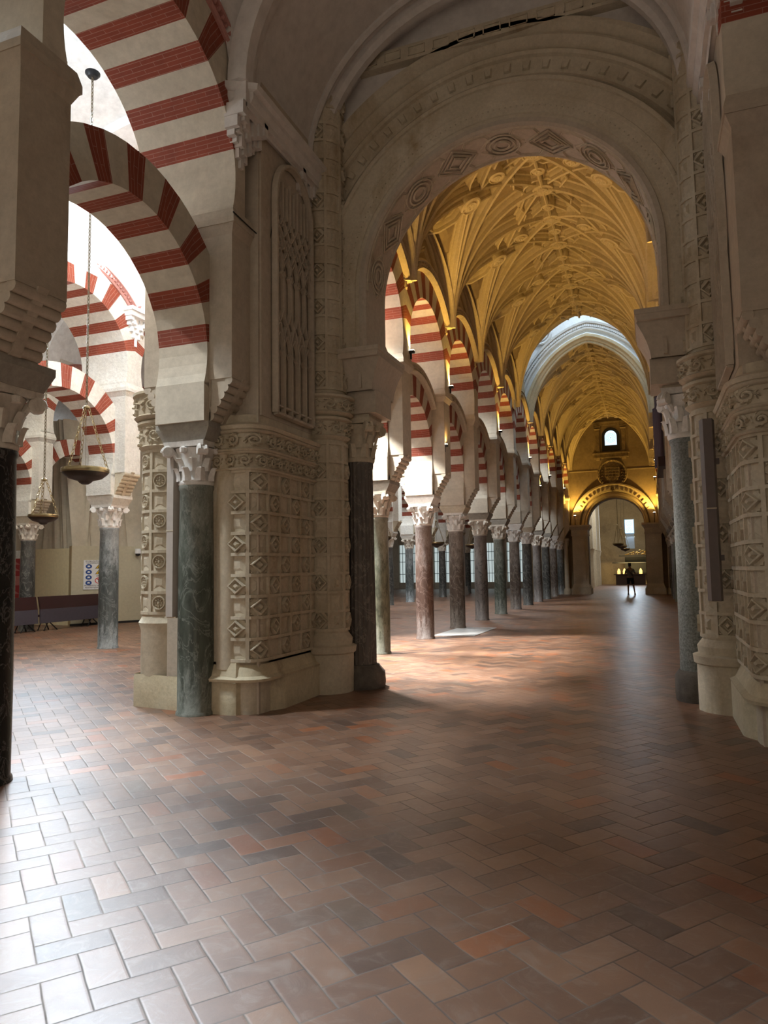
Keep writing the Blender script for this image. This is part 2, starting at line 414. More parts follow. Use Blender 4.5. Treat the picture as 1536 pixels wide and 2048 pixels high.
# ------------------------------------------------------------------ column kit (local, origin at floor)
def capital_mesh(parent, mat, z0=2.6, h=.5, r=.195, hw=.30, name='capital'):
    b = MB(); zk = h/.5; h = .5
    b.lathe([(r*1.0, 0), (r*1.07, .02), (r*1.07, .05), (r, .07), (r*1.0, .2), (r*1.12, .34), (r*1.3, .43)], (0, 0, z0), 24)
    for tier, (zb, hh, n, ph) in enumerate(((.05, .17, 8, 0), (.16, .17, 8, PI/8))):
        for k in range(n):
            a = 2*PI*k/n+ph; ca, sa = math.cos(a), math.sin(a)
            rows = []
            for t in (0, .3, .6, .82, .95, 1.0):
                zz = z0+zb+hh*(t if t < .9 else 1.8-t*.95); rr = r*1.02+.01+.05*max(0, t-.3)**1.3*1.35
                wd = .062*(1-.35*t*t)
                rows.append([(ca*(rr+d)-sa*q, sa*(rr+d)+ca*q, zz) for q, d in ((-wd, -.012), (-wd*.5, .012), (0, .026), (wd*.5, .012), (wd, -.012))])
            b.grid(rows)
    for k in range(4):
        a = PI/4+k*PI/2; ca, sa = math.cos(a), math.sin(a)
        R = hw*1.13
        for sd in (-.035, .035):
            P = []
            for q in range(15):
                th = q/14*2.4*PI; rad = .068*(1-q/19)
                rr = R+rad*math.cos(th)-.01; zz = z0+.385+rad*math.sin(th)
                P.append((ca*rr-sa*sd, sa*rr+ca*sd, zz))
            b.tube(P, .021, 5)
        b.tube([(ca*(R-.0)-sa*-.06, sa*R+ca*-.06, z0+.385), (ca*R-sa*.06, sa*R+ca*.06, z0+.385)], .052, 8)
        b.tube([(ca*r*1.05, sa*r*1.05, z0+.28), (ca*r*1.3, sa*r*1.3, z0+.36), (ca*(R-.02), sa*(R-.02), z0+.44)], [.03, .035, .04], 6)
    for k in range(4):   # middle blossom
        a = k*PI/2; ca, sa = math.cos(a), math.sin(a)
        b.lathe([(0, -.04), (.04, -.03), (.045, .02), (.0, .045)], (ca*r*1.35, sa*r*1.35, z0+.40), 8)
    ring = []
    for k in range(16):
        a = 2*PI*k/16; sq = min(1/abs(math.cos(a)) if abs(math.cos(a)) > .01 else 99, 1/abs(math.sin(a)) if abs(math.sin(a)) > .01 else 99)
        q = hw*(.88*sq if sq < 1.3 else 1.30); ring.append((q*math.cos(a), q*math.sin(a)))
    b.hexa([(x*.95, y*.95, z0+.44) for x, y in ring], [(x, y, z0+h) for x, y in ring])
    b.v = [(p[0], p[1], z0+(p[2]-z0)*zk) for p in b.v]
    return b.build(name, mat, parent, smooth=40, world=False)
def make_column(label, mshaft, group, cap='capital', blk='block', loc=(0, 0, 0)):
    t = thing('marble_column', label, 'column', loc, group)
    b = MB(); b.lathe([(.225, 0), (.222, .03), (.208, .05), (.209, .8), (.203, 1.8), (.192, 2.54), (.205, 2.56), (.205, 2.6), (.19, 2.61)], seg=32)
    b.build('shaft', mshaft, t, smooth=40, world=False)
    capital_mesh(t, cap)
    b = MB()
    b.hexa([(-.28, -.26, 3.1), (.28, -.26, 3.1), (.28, .26, 3.1), (-.28, .26, 3.1)],
           [(-.36, -.30, 3.24), (.36, -.30, 3.24), (.36, .30, 3.24), (-.36, .30, 3.24)])
    b.box(-.36, .36, -.30, .30, 3.24, 3.30)
    b.build('impost_block', blk, t, world=False)
    return t
proto_col = make_column('black white-veined marble column at the left edge of the photo', 'm_black', 'near arcade columns', loc=(-4.93, YK(-3)+.20, 0))
TREE[proto_col.name] = [(c, []) for c in kids(proto_col)]
def put_col(x, y, label, mshaft, group, cap=None, blk=None):
    mm = {'shaft': mshaft}
    if cap: mm['capital'] = cap
    if blk: mm['impost_block'] = blk
    return dup(proto_col, (x, y, 0), label, group, mats=mm)

# ------------------------------------------------------------------ arcade kit
HB = S/2
LC, LR, LO, LT = 4.1, 1.22, 1.70, .33     # lower arch: centre z, radius, outer, half thickness
UC, UR, UO, UT = 6.1, 1.28, 1.86, .63     # upper arch
def ring_mesh(b, zc, ri, ro, th, a0, reds, redw, clampy, foot=None, nsub=2):
    # segments of alternate colour; angle a from +y axis
    cuts = [a0]
    for c in reds: cuts += [c-redw/2, c+redw/2]
    cuts.append(180-a0)
    seq = []
    for i in range(len(cuts)-1):
        mi = 1 if i % 2 == 1 else 0
        st = max(1, int((cuts[i+1]-cuts[i])/5))
        for q in range(st):
            seq.append((cuts[i]+(cuts[i+1]-cuts[i])*q/st, cuts[i]+(cuts[i+1]-cuts[i])*(q+1)/st, mi))
    def inn(a): a = math.radians(a); return (ri*math.cos(a), zc+ri*math.sin(a))
    def out(a):
        a = math.radians(a); c = math.cos(a)
        r = ro if abs(ro*c) <= clampy else clampy/abs(c)
        return (r*c, zc+r*math.sin(a))
    for aa, ab, mi in seq:
        (y0, z0), (y1, z1) = inn(aa), inn(ab); (p0, q0), (p1, q1) = out(aa), out(ab)
        u0, u1 = math.radians(aa)*ri, math.radians(ab)*ri
        b.poly([(-th, y0, z0), (th, y0, z0), (th, y1, z1), (-th, y1, z1)], mi, [(-th, u0), (th, u0), (th, u1), (-th, u1)])
        R = math.hypot(p0, q0-zc)-ri
        b.poly([(th, y0, z0), (th, p0, q0), (th, p1, q1), (th, y1, z1)], mi, [(0, u0), (R, u0), (R, u1), (0, u1)])
        b.poly([(-th, y1, z1), (-th, p1, q1), (-th, p0, q0), (-th, y0, z0)], mi, [(0, u1), (R, u1), (R, u0), (0, u0)])
        b.poly([(th, p0, q0), (-th, p0, q0), (-th, p1, q1), (th, p1, q1)], mi, [(th, u0), (-th, u0), (-th, u1), (th, u1)])
REDS = [10, 30, 50, 70, 90, 110, 130, 150, 170]
def hood_frames(zc, r, x, a0, n=28):
    fr = []
    for i in range(n+1):
        a = math.radians(a0+(180-2*a0)*i/n)
        fr.append((V((x, r*math.cos(a), zc+r*math.sin(a))), V((0, math.cos(a), math.sin(a))), V((1 if x > 0 else -1, 0, 0))))
    return fr
def foliage_arc(b, zc, r, x, a0, n, s=.055, mi=0):
    sx = 1 if x > 0 else -1
    for i in range(n):
        a = math.radians(a0+(180-2*a0)*(i+.5)/n)
        c = V((x, r*math.cos(a), zc+r*math.sin(a))); A = V((0, math.cos(a), math.sin(a))); B = V((0, -math.sin(a), math.cos(a)))
        P = [c+(A*math.cos(t)+B*math.sin(t))*s*(1-t/9)+V((sx*.02, 0, 0)) for t in [q*.9 for q in range(7)]]
        b.tube(P, s*.28, 4, mi)
def make_lower_arch(label, group, ring=('plaster', 'red'), hood=None, name='lower_arch'):
    t = thing('horseshoe_arch', label, 'arch', (0, 0, 0), group)
    b = MB(); ring_mesh(b, LC, LR, LO, LT, -18, REDS, 9.2, HB)
    ys, zs = LR*math.cos(math.radians(-18)), LC+LR*math.sin(math.radians(-18))
    for sg in (-1, 1):    # plain stilts down to the impost block
        y0, y1 = sg*ys, sg*HB
        lo, hi = min(y0, y1), max(y0, y1)
        b.box(-LT, LT, lo, hi, 3.30, zs+.02)
    b.build('arch_ring', list(ring), t, smooth=30, world=False)
    if hood:
        for sx in (1,):
            b = MB(); b.sweep(hood_frames(LC, 1.73, sx*LT, 44), [(-.05, 0), (-.05, .09), (-.01, .13), (.03, .09), (.10, .07), (.13, .13), (.17, .11), (.17, 0)])
            foliage_arc(b, LC, 1.80, sx*(LT+.075), 46, 22, .05)
            b.build('hood_mould', hood, t, smooth=40, world=False)
    return t
def make_upper_arch(label, group, ring=('plaster', 'red'), wall='plaster', hood=None, ztop=9.4, sides=(1,), dent=False):
    t = thing('upper_arch', label, 'arch', (0, 0, 0), group)
    b = MB(); ring_mesh(b, UC, UR, UO, UT, -16, [20, 40, 60, 80, 100, 120, 140, 160], 9.5, HB)
    for sg in (-1, 1):
        lo, hi = sorted((sg*UR*math.cos(math.radians(-16)), sg*HB))
        b.box(-UT, UT, lo, hi, 5.72, UC+UR*math.sin(math.radians(-16))+.02)
    b.build('arch_ring', list(ring), t, smooth=30, world=False)
    b = MB(); n = 24; th = UT-.06
    a0 = math.degrees(math.acos(HB/UO))
    pts = [(UO*math.cos(math.radians(a0+(180-2*a0)*i/n)), UC+UO*math.sin(math.radians(a0+(180-2*a0)*i/n))) for i in range(n+1)]
    for (y0, z0), (y1, z1) in zip(pts, pts[1:]):
        b.hexa([(-th, y0, z0-.05), (th, y0, z0-.05), (th, y1, z1-.05), (-th, y1, z1-.05)], [(-th, y0, ztop), (th, y0, ztop), (th, y1, ztop), (-th, y1, ztop)])
    b.build('spandrel_wall', wall, t, world=False)
    if hood:
        for sx in sides:
            b = MB(); b.sweep(hood_frames(UC, 1.88, sx*(UT-.02), 40), [(-.05, 0), (-.05, .09), (-.01, .14), (.03, .09), (.11, .07), (.14, .14), (.19, .12), (.19, 0)] if not dent else [(-.04, 0), (-.04, .05), (.0, .07), (.02, .05), (.09, .05), (.11, .09), (.13, .09), (.13, 0)])
            if not dent: foliage_arc(b, UC, 1.95, sx*(UT+.06), 40, 28, .055)
            else:
                for i in range(40):
                    a = math.radians(40+100*(i+.5)/40); c, s_ = math.cos(a), math.sin(a)
                    q = V((sx*(UT+.035), 1.935*c, UC+1.935*s_)); A = V((0, c, s_))*.03; B = V((0, -s_, c))*.016; X = V((.028, 0, 0))
                    b.hexa([q-A-B-X, q+A-B-X, q+A+B-X, q-A+B-X], [q-A-B+X, q+A-B+X, q+A+B+X, q-A+B+X])
            b.build('hood_mould', hood, t, smooth=40, world=False)
    return t
def make_pier(label, group, mat='plaster', corb='plaster'):
    t = thing('arcade_pier', label, 'pier', (0, 0, 0), group)
    b = MB(); b.box(-.60, .60, -.25, .25, 3.78, 5.5)
    b.box(-LT+.01, LT-.01, -.245, .245, 3.30, 3.80)
    b.build('pier_body', mat, t, world=False)
    b = MB(); b.box(-.60, .60, -.25, .25, 5.45, 5.56, 0, .05); b.box(-.66, .66, -.31, .31, 5.56, 5.63); b.box(-.66, .66, -.31, .31, 5.63, 5.74, 0, -.03)
    b.build('cornice', mat, t, world=False)
    for sx in (1, -1):
        b = MB(); n = 6
        for i in range(n):       # stack of rolls growing outward
            z = 3.32+.078*i; x = LT+.0+.27*((i+1)/n)**1.15
            P = [(sx*(x-.045), -.245, z+.04), (sx*(x-.045), .245, z+.04)]
            b.tube(P, .05, 10)
            b.hexa([(sx*.2, -.235, z), (sx*(x-.05), -.235, z), (sx*(x-.05), .235, z), (sx*.2, .235, z)],
                   [(sx*.2, -.235, z+.08), (sx*(x-.04), -.235, z+.08), (sx*(x-.04), .235, z+.08), (sx*.2, .235, z+.08)])
        fr = [(V((sx*(LT+.0+.28*(i/8)**1.15), 0, 3.30+.50*i/8)), V((0, 1, 0)), V((sx, 0, 0))) for i in range(9)]
        b.sweep(fr, [(-.05, -.1), (-.05, .02), (.05, .02), (.05, -.1)])
        b.build('roll_corbel', corb, t, smooth=40, world=False)
    return t
# prototypes sit at real positions of the near arcade
XA = -4.93
la_near = make_lower_arch('red and cream lower horseshoe arch between the black column and the green column', 'arches of the near left arcade')
la_near.location = (XA, (YK(-3)+YK(-2))/2, 0)
ua_near = make_upper_arch('big red and cream upper arch at the top left of the photo', 'arches of the near left arcade', hood='redhood', ztop=7.62, dent=True)
ua_near.location = (XA+.03, (YK(-3)+YK(-2))/2, 0)
pier_near = make_pier('grey upper pier with roll corbels filling the top left corner, above the black column', 'piers of the near left arcade', 'lime_up', 'lime_up')
pier_near.location = (XA+.03, YK(-3)+.08, 0)
la_nave = make_lower_arch('lower striped arch of the left nave arcade, first beyond the carved pier', 'lower arches of the left nave arcade', hood='lime')
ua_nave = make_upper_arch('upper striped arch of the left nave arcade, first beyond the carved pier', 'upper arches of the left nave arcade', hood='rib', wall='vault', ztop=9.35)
la_nave.location = (XA, YK(-.5), 0); ua_nave.location = (XA+.03, YK(-.5), 0)
for t in (la_near, ua_near, pier_near, la_nave, ua_nave): TREE[t.name] = [(c, []) for c in kids(t)]
la_ais = make_lower_arch('x', 'x', ring=('plaster_rough', 'red'))
ua_ais = make_upper_arch('x', 'x', ring=('plaster_rough', 'red'), hood='redhood', wall='plaster_rough', ztop=9.5, dent=True)
pier_ais = make_pier('x', 'x', 'plaster_rough', 'lime')
for t in (la_ais, ua_ais, pier_ais): TREE[t.name] = [(c, []) for c in kids(t)]

# near left arcade: green column, its pier; one more bay toward the viewer
put_col(XA, YK(-2)+.02, 'polished green-black marble column in front of the carved limestone pier', 'm_green', 'near arcade columns', 'capital_white', 'block')
dup(pier_near, (XA+.03, YK(-2)+.02, 0), 'upper pier with small roll corbel above the green-black column', 'piers of the near left arcade')
# near right arcade (mirror of the left one)
XR = 1.47
put_col(XR, YK(-2), 'marble column behind the right-hand carved pier', 'm_brown', 'near right arcade')
put_col(XR, YK(-3), 'marble column just outside the right edge', 'm_brown', 'near right arcade')
dup(pier_near, (XR-.03, YK(-2), 0), 'upper pier with roll corbel above the right-hand carved pier', 'near right arcade', rz=PI)
dup(pier_near, (XR-.03, YK(-3), 0), 'upper pier of the right arcade nearest the viewer', 'near right arcade', rz=PI)
dup(la_near, (XR, YK(-2.5), 0), 'lower striped arch at the far right edge', 'near right arcade', rz=PI)
dup(ua_near, (XR-.03, YK(-2.5), 0), 'upper striped arch whose red band shows at the top right corner', 'near right arcade', rz=PI)
# nave arcade left
shafts = ['m_green2', 'm_rose', 'm_brown', 'm_vein', 'm_green', 'm_brown', 'm_dark', 'm_vein', 'm_dark', 'm_brown', 'm_blue']
desc = ['speckled green-white', 'rose-brown chalky-topped', 'brown glossy', 'dark-veined grey', 'dark green', 'brown-grey', 'dark', 'veined grey-brown', 'dark', 'brown', 'blue-grey']
XN = 1.18
for k in range(0, 11):
    put_col(XA, YK(k), '%s marble column of the left nave arcade, %s beyond the carved pier' % (desc[k], ordn(k+1)), shafts[k], 'columns of the left nave arcade',
            ['capital', 'capital_white', 'capital_white', 'capital'][k % 4], ['block', 'capital_white', 'lime', 'block'][k % 4])
    dup(pier_near, (XA+.03, YK(k), 0), 'upper pier above the %s column of the left nave arcade' % ordn(k+1), 'piers of the left nave arcade', mats={'pier_body': 'plaster', 'cornice': 'plaster', 'roll_corbel': 'plaster'})
    put_col(XN, YK(k), 'dark marble column of the right nave arcade, %s beyond the granite column' % ordn(k+1), shafts[(k*3+1) % 11], 'columns of the right nave arcade')
    dup(pier_near, (XN-.03, YK(k), 0), 'upper pier above the %s column of the right nave arcade' % ordn(k+1), 'piers of the right nave arcade', rz=PI, mats={'pier_body': 'plaster', 'cornice': 'plaster', 'roll_corbel': 'plaster'})
    if k < 10:
        dup(la_nave, (XA, YK(k+.5), 0), 'lower striped arch springing beyond the %s column of the left nave arcade' % ordn(k+1), 'lower arches of the left nave arcade')
        dup(ua_nave, (XA+.03, YK(k+.5), 0), 'upper striped arch with carved hood beyond the %s pier of the left nave arcade' % ordn(k+1), 'upper arches of the left nave arcade')
        dup(la_nave, (XN, YK(k+.5), 0), 'lower striped arch beyond the %s column of the right nave arcade' % ordn(k+1), 'lower arches of the right nave arcade', rz=PI)
        dup(ua_nave, (XN-.03, YK(k+.5), 0), 'upper striped arch beyond the %s pier of the right nave arcade' % ordn(k+1), 'upper arches of the right nave arcade', rz=PI)
dup(la_nave, (XN, YK(-.5), 0), 'lower striped arch of the right nave arcade just behind the granite column', 'lower arches of the right nave arcade', rz=PI)
dup(ua_nave, (XN-.03, YK(-.5), 0), 'upper striped arch of the right nave arcade just behind the granite column', 'upper arches of the right nave arcade', rz=PI)
# aisle arcades to the left
def aisle_row(x, k0, k1, nm, off=0):
    g = 'columns of the %s aisle arcade' % nm
    for k in range(k0, k1+1):
        w_ = .33 if nm == 'second' else 0
        y = YK(k)+off-(w_ if k < 0 else 0)
        lab = '%s column of the %s aisle arcade, %s from its near end' % (['dark grey', 'blue-grey', 'dark brown'][k % 3], nm, ordn(k-k0+1) if k-k0 < 14 else 'last')
        mc = ['m_dark', 'm_blue', 'm_dark'][k % 3]
        if nm == 'second' and k == 0:
            lab = 'blue-grey marble column with chalky top, standing beside the large hanging bronze lamp'; mc = 'm_blue'
        if nm == 'third' and k == 1:
            lab = 'dark marble column behind the benches and the small hanging lamp'; mc = 'm_dark'
        put_col(x, y, lab, mc, g, 'capital_white' if nm == 'second' and k < 2 else 'capital', 'plaster_rough' if nm == 'second' else 'lime')
        dup(pier_ais, (x, y, 0), 'upper pier above the %s column of the %s aisle arcade' % (ordn(min(k-k0+1, 14)), nm), 'piers of the %s aisle arcade' % nm)
        if k < k1:
            yy = y+HB+(w_/2 if k == -1 else 0); q_ = 1+(w_/S if k == -1 else 0)
            A_ = dup(la_ais, (x, yy, 0), 'lower striped arch after the %s column of the %s aisle arcade' % (ordn(min(k-k0+1, 14)), nm), 'lower arches of the %s aisle arcade' % nm)
            B_ = dup(ua_ais, (x, yy, 0), 'upper striped arch after the %s column of the %s aisle arcade' % (ordn(min(k-k0+1, 14)), nm), 'upper arches of the %s aisle arcade' % nm)
            A_.scale = B_.scale = (1, q_, 1)
aisle_row(-11.1, -2, 11, 'second', -.40)
aisle_row(-16.95, -1, 11, 'third', -.1)
for t in (la_ais, ua_ais, pier_ais):
    for c in kids(t): bpy.data.objects.remove(c)
    bpy.data.objects.remove(t)

for k, wd in ((-1, 'behind the hanging lamps'), (0, 'above the blue-grey column'), (1, 'beyond the blue-grey column')):
    y = YK(k)-.4-(.33 if k < 0 else 0); x = -11.1+UT-.04
    t = thing('vault_bracket', 'white stepped plaster bracket on the second arcade, %s' % wd, 'bracket', (x, y, 7.0), 'white brackets of the side aisle')
    b = MB(); b.box(x-.1, x+.24, y-.34, y+.34, 7.20, 7.30, 0, .03); b.box(x-.1, x+.30, y-.40, y+.40, 7.30, 7.38); b.build('moulding', 'whiter', t)
    b = MB()
    for dy, h_, d_ in ((-.27, .18, .20), (-.18, .30, .17), (-.09, .42, .13), (0, .60, .10), (.09, .42, .13), (.18, .30, .17), (.27, .18, .20)):
        b.box(x-.1, x+d_, y+dy-.05, y+dy+.05, 7.2-h_*.5, 7.22); b.box(x-.1, x+d_*.6, y+dy*.9-.035, y+dy*.9+.035, 7.2-h_, 7.1)
    b.build('stepped_pendant', 'whiter', t)
# aisle vaults
def barrel(x0, x1, y0, y1, zs, rise, n=20, mi=0, mb=None, ny=1):
    b = mb or MB(); xc, a = (x0+x1)/2, (x1-x0)/2
    rows = []
    for i in range(n+1):
        t = PI*i/n
        rows.append([(xc+a*math.cos(t), y0+(y1-y0)*j/ny, zs+rise*math.sin(t)) for j in range(ny+1)])
    b.grid(rows, mi)
    return b
def rib_band(b, xc, a, zs, rise, y0, y1, th=.14, n=24, mi=0):
    fr = []
    for i in range(n+1):
        t = PI*i/n
        p = V((xc+a*math.cos(t), (y0+y1)/2, zs+rise*math.sin(t))); nn = V((-math.cos(t), 0, -math.sin(t)))
        fr.append((p, V((0, 1, 0)), nn))
    h = (y1-y0)/2
    b.sweep(fr, [(-h, -.05), (-h, th*.6), (-h+.05, th), (h-.05, th), (h, th*.6), (h, -.05)], mi)
for nm, x0, x1 in (('near', -10.4, -5.5), ('middle', -16.4, -11.5), ('far', -23, -17.5), ('right', 1.7, 8)):
    b = barrel(x0-.1, x1+.1, -4, 60, 7.4, 2.3, ny=1)
    for k in range(-4, 14):
        rib_band(b, (x0+x1)/2, (x1-x0)/2+.1, 7.4, 2.3, YK(k)-.3, YK(k)+.3)
    o = b.build('ceiling_%s_aisle' % nm, 'whiter', smooth=40); struct(o)
b = MB()
for x in (-10.95, -16.95): b.box(x-.6, x+.6, -4, 60, 9.35, 10.3)
for x in (-4.9, 1.45): b.box(x-.52, x+.52, -4, 9.9, 7.6, 11)
for x in (-10.95,): b.box(x-.55, x+.55, -4, YK(-2)-.25, 5.7, 9.5)
struct(b.build('ceiling_valley_walls', 'whiter'))

# ------------------------------------------------------------------ carved piers (left, and its mirror on the right)
XC = -1.66
def mirT(p): return (2*XC-p[0], p[1], p[2])
class Path:
    def __init__(s, pts, nsub=6):
        # pts: (x,y[,radius]) polyline with rounded corners; normals to the right of travel
        P = []
        for i, p in enumerate(pts):
            r = p[2] if len(p) > 2 else 0
            if r and 0 < i < len(pts)-1:
                c = V(p[:2]); a = (V(pts[i-1][:2])-c).normalized(); d = (V(pts[i+1][:2])-c).normalized()
                p0, p1 = c+a*r, c+d*r
                for q in range(nsub+1):
                    t = q/nsub; P.append(p0*(1-t)**2+c*2*t*(1-t)+p1*t*t)
            else: P.append(V(p[:2]))
        s.P = P; s.L = [0]
        for a, c in zip(P, P[1:]): s.L.append(s.L[-1]+(c-a).length)
        s.len = s.L[-1]
    def at(s, q):
        q = max(0, min(s.len-1e-6, q)); i = 0
        while s.L[i+1] < q: i += 1
        t = (q-s.L[i])/(s.L[i+1]-s.L[i]); p = s.P[i].lerp(s.P[i+1], t)
        def nr(i):
            d = (s.P[i+1]-s.P[i]).normalized(); return V((d[1], -d[0]))
        n0 = nr(i); n = n0
        if t < .5 and i > 0: n = (nr(i-1)+n0).normalized().lerp(n0, t*2).normalized() if (nr(i-1)-n0).length < .5 else n0
        elif t >= .5 and i < len(s.P)-2: n = n0.lerp((nr(i+1)+n0).normalized(), t*2-1).normalized() if (nr(i+1)-n0).length < .5 else n0
        return p, n
    def pt(s, q, z, d=0):
        p, n = s.at(q); return V((p[0]+n[0]*d, p[1]+n[1]*d, z))
def pblock(b, P, s0, s1, z0, z1, d0, d1, mi=0, bev=0):
    n = max(1, int((s1-s0)/.06)); rows = []
    for i in range(n+1):
        q = s0+(s1-s0)*i/n
        rows.append([P.pt(q, z0, d0), P.pt(q, z0+bev, d1), P.pt(q, z1-bev, d1), P.pt(q, z1, d0)])
    b.grid(rows, mi); b.poly(rows[0][::-1], mi); b.poly(rows[-1], mi)
def pprof(b, P, prof, s0=0, s1=None, mi=0, step=.05, caps=True):
    s1 = P.len if s1 is None else s1; n = max(1, int((s1-s0)/step))
    rows = [[P.pt(s0+(s1-s0)*i/n, z, d) for z, d in prof] for i in range(n+1)]
    b.grid(rows, mi)
def ppoly(b, P, outer, inner, d0, d1, mi=0):
    # raised ring between two (s,z) polygons of the same count; inner None -> pyramid top
    n = len(outer)
    O0 = [P.pt(s_, z, d0) for s_, z in outer]
    if inner is None:
        cs = sum(p[0] for p in outer)/n; cz = sum(p[1] for p in outer)/n
        O1 = [P.pt(cs+(s_-cs)*.45, cz+(z-cz)*.45, d1) for s_, z in outer]
        b.poly(O1, mi)
        for i in range(n):
            j = (i+1) % n; b.poly([O0[i], O0[j], O1[j], O1[i]], mi)
        return
    I0 = [P.pt(s_, z, d0) for s_, z in inner]
    k = .3
    O1 = [P.pt(o[0]*(1-k)+i_[0]*k, o[1]*(1-k)+i_[1]*k, d1) for o, i_ in zip(outer, inner)]
    I1 = [P.pt(o[0]*k+i_[0]*(1-k), o[1]*k+i_[1]*(1-k), d1) for o, i_ in zip(outer, inner)]
    for i in range(n):
        j = (i+1) % n
        b.poly([O0[i], O0[j], O1[j], O1[i]], mi); b.poly([O1[i], O1[j], I1[j], I1[i]], mi); b.poly([I1[i], I1[j], I0[j], I0[i]], mi)
def tiles(b, P, s0, s1, z0, z1, nc, nr, kinds, strap=.018, d=.028, rnd=None):
    cw, ch = (s1-s0)/nc, (z1-z0)/nr
    for c in range(nc+1): pblock(b, P, max(0, s0+c*cw-strap), min(P.len, s0+c*cw+strap), z0, z1, 0, d, bev=0)
    for r in range(nr+1): pblock(b, P, s0, s1, z0+r*ch-strap, z0+r*ch+strap, 0, d*1.05)
    for c in range(nc):
        for r in range(nr):
            k = kinds(c, r); cs, cz = s0+(c+.5)*cw, z0+(r+.5)*ch; a, h = cw/2-strap, ch/2-strap
            if k == 'd':
                dm = lambda q: [(cs-a*q, cz), (cs, cz-h*q), (cs+a*q, cz), (cs, cz+h*q)]
                ppoly(b, P, dm(1.0), dm(.60), 0, .048); ppoly(b, P, dm(.46), None, 0, .045)
                for sx in (-1, 1):
                    for sz in (-1, 1):
                        e = [(cs+sx*a*.95, cz+sz*h*.95), (cs+sx*a*.55, cz+sz*h*.95), (cs+sx*a*.95, cz+sz*h*.55)]
                        if sx*sz < 0: e = e[::-1]
                        ppoly(b, P, e, None, 0, .02)
            elif k == 'q':
                sq = lambda q: [(cs-a*q, cz-h*q), (cs+a*q, cz-h*q), (cs+a*q, cz+h*q), (cs-a*q, cz+h*q)]
                ppoly(b, P, sq(.82), None, 0, .008)
            elif k == 'r':
                sq = lambda q: [(cs-a*q, cz-h*q), (cs+a*q, cz-h*q), (cs+a*q, cz+h*q), (cs-a*q, cz+h*q)]
                ppoly(b, P, [(cs-a*.36, cz-h*.6), (cs+a*.36, cz-h*.6), (cs+a*.36, cz+h*.6), (cs-a*.36, cz+h*.6)], None, 0, .03)
            elif k == 'o':
                ci = lambda q, n=14: [(cs+a*q*math.cos(2*PI*i/n), cz+h*q*math.sin(2*PI*i/n)) for i in range(n)]
                ppoly(b, P, ci(.84), ci(.62), 0, .034)
                for i in range(8):
                    t = 2*PI*i/8
                    pc = [(cs+a*(.40*math.cos(t)+.15*math.cos(u)), cz+h*(.40*math.sin(t)+.15*math.sin(u))) for u in (0, 1.57, 3.14, 4.71)]
                    ppoly(b, P, pc, None, 0, .026)
                ppoly(b, P, ci(.2, 8), None, 0, .035)
def scroll(b, P, s0, s1, z0, z1, d, pitch=None, r=.014, flipz=False):
    h = z1-z0; pitch = pitch or h*1.15; n = max(1, round((s1-s0)/pitch)); pw = (s1-s0)/n; zc = (z0+z1)/2
    rnd = random.Random(int(s0*100+z0*1000))
    for k in range(n):
        cs = s0+(k+.5)*pw; sg = 1 if k % 2 == 0 else -1
        Q = []
        for q in range(16):
            t = q/15; th = sg*(PI*.9-t*3.1*PI); R = min(h*.44, pw*.46)*(1-.80*t)
            Q.append(P.pt(cs+R*math.cos(th), zc+sg*R*math.sin(th)*1.0, d+r*.8+.02*t))
        b.tube(Q, [r*1.25*(1-.35*i/15) for i in range(16)], 5)
        for q in range(9):        # leaves around the scroll
            th = 2*PI*q/9+rnd.random()*.5; R = h*(.36+.12*rnd.random())
            c = (cs+R*math.cos(th), max(z0+.01, min(z1-.01, zc+R*math.sin(th))))
            dr = (math.cos(th+.8*sg), math.sin(th+.8*sg)); l = h*.17; wd = h*.06
            lf = [(c[0]-dr[0]*l, c[1]-dr[1]*l), (c[0]-dr[1]*wd, c[1]+dr[0]*wd), (c[0]+dr[0]*l, c[1]+dr[1]*l), (c[0]+dr[1]*wd, c[1]-dr[0]*wd)]
            ppoly(b, P, lf[::-1], None, d, d+.032+.02*rnd.random())
        c = [(cs+h*.09*math.cos(2*PI*i/8), zc+h*.09*math.sin(2*PI*i/8)) for i in range(8)]
        ppoly(b, P, c, None, d, d+.055)
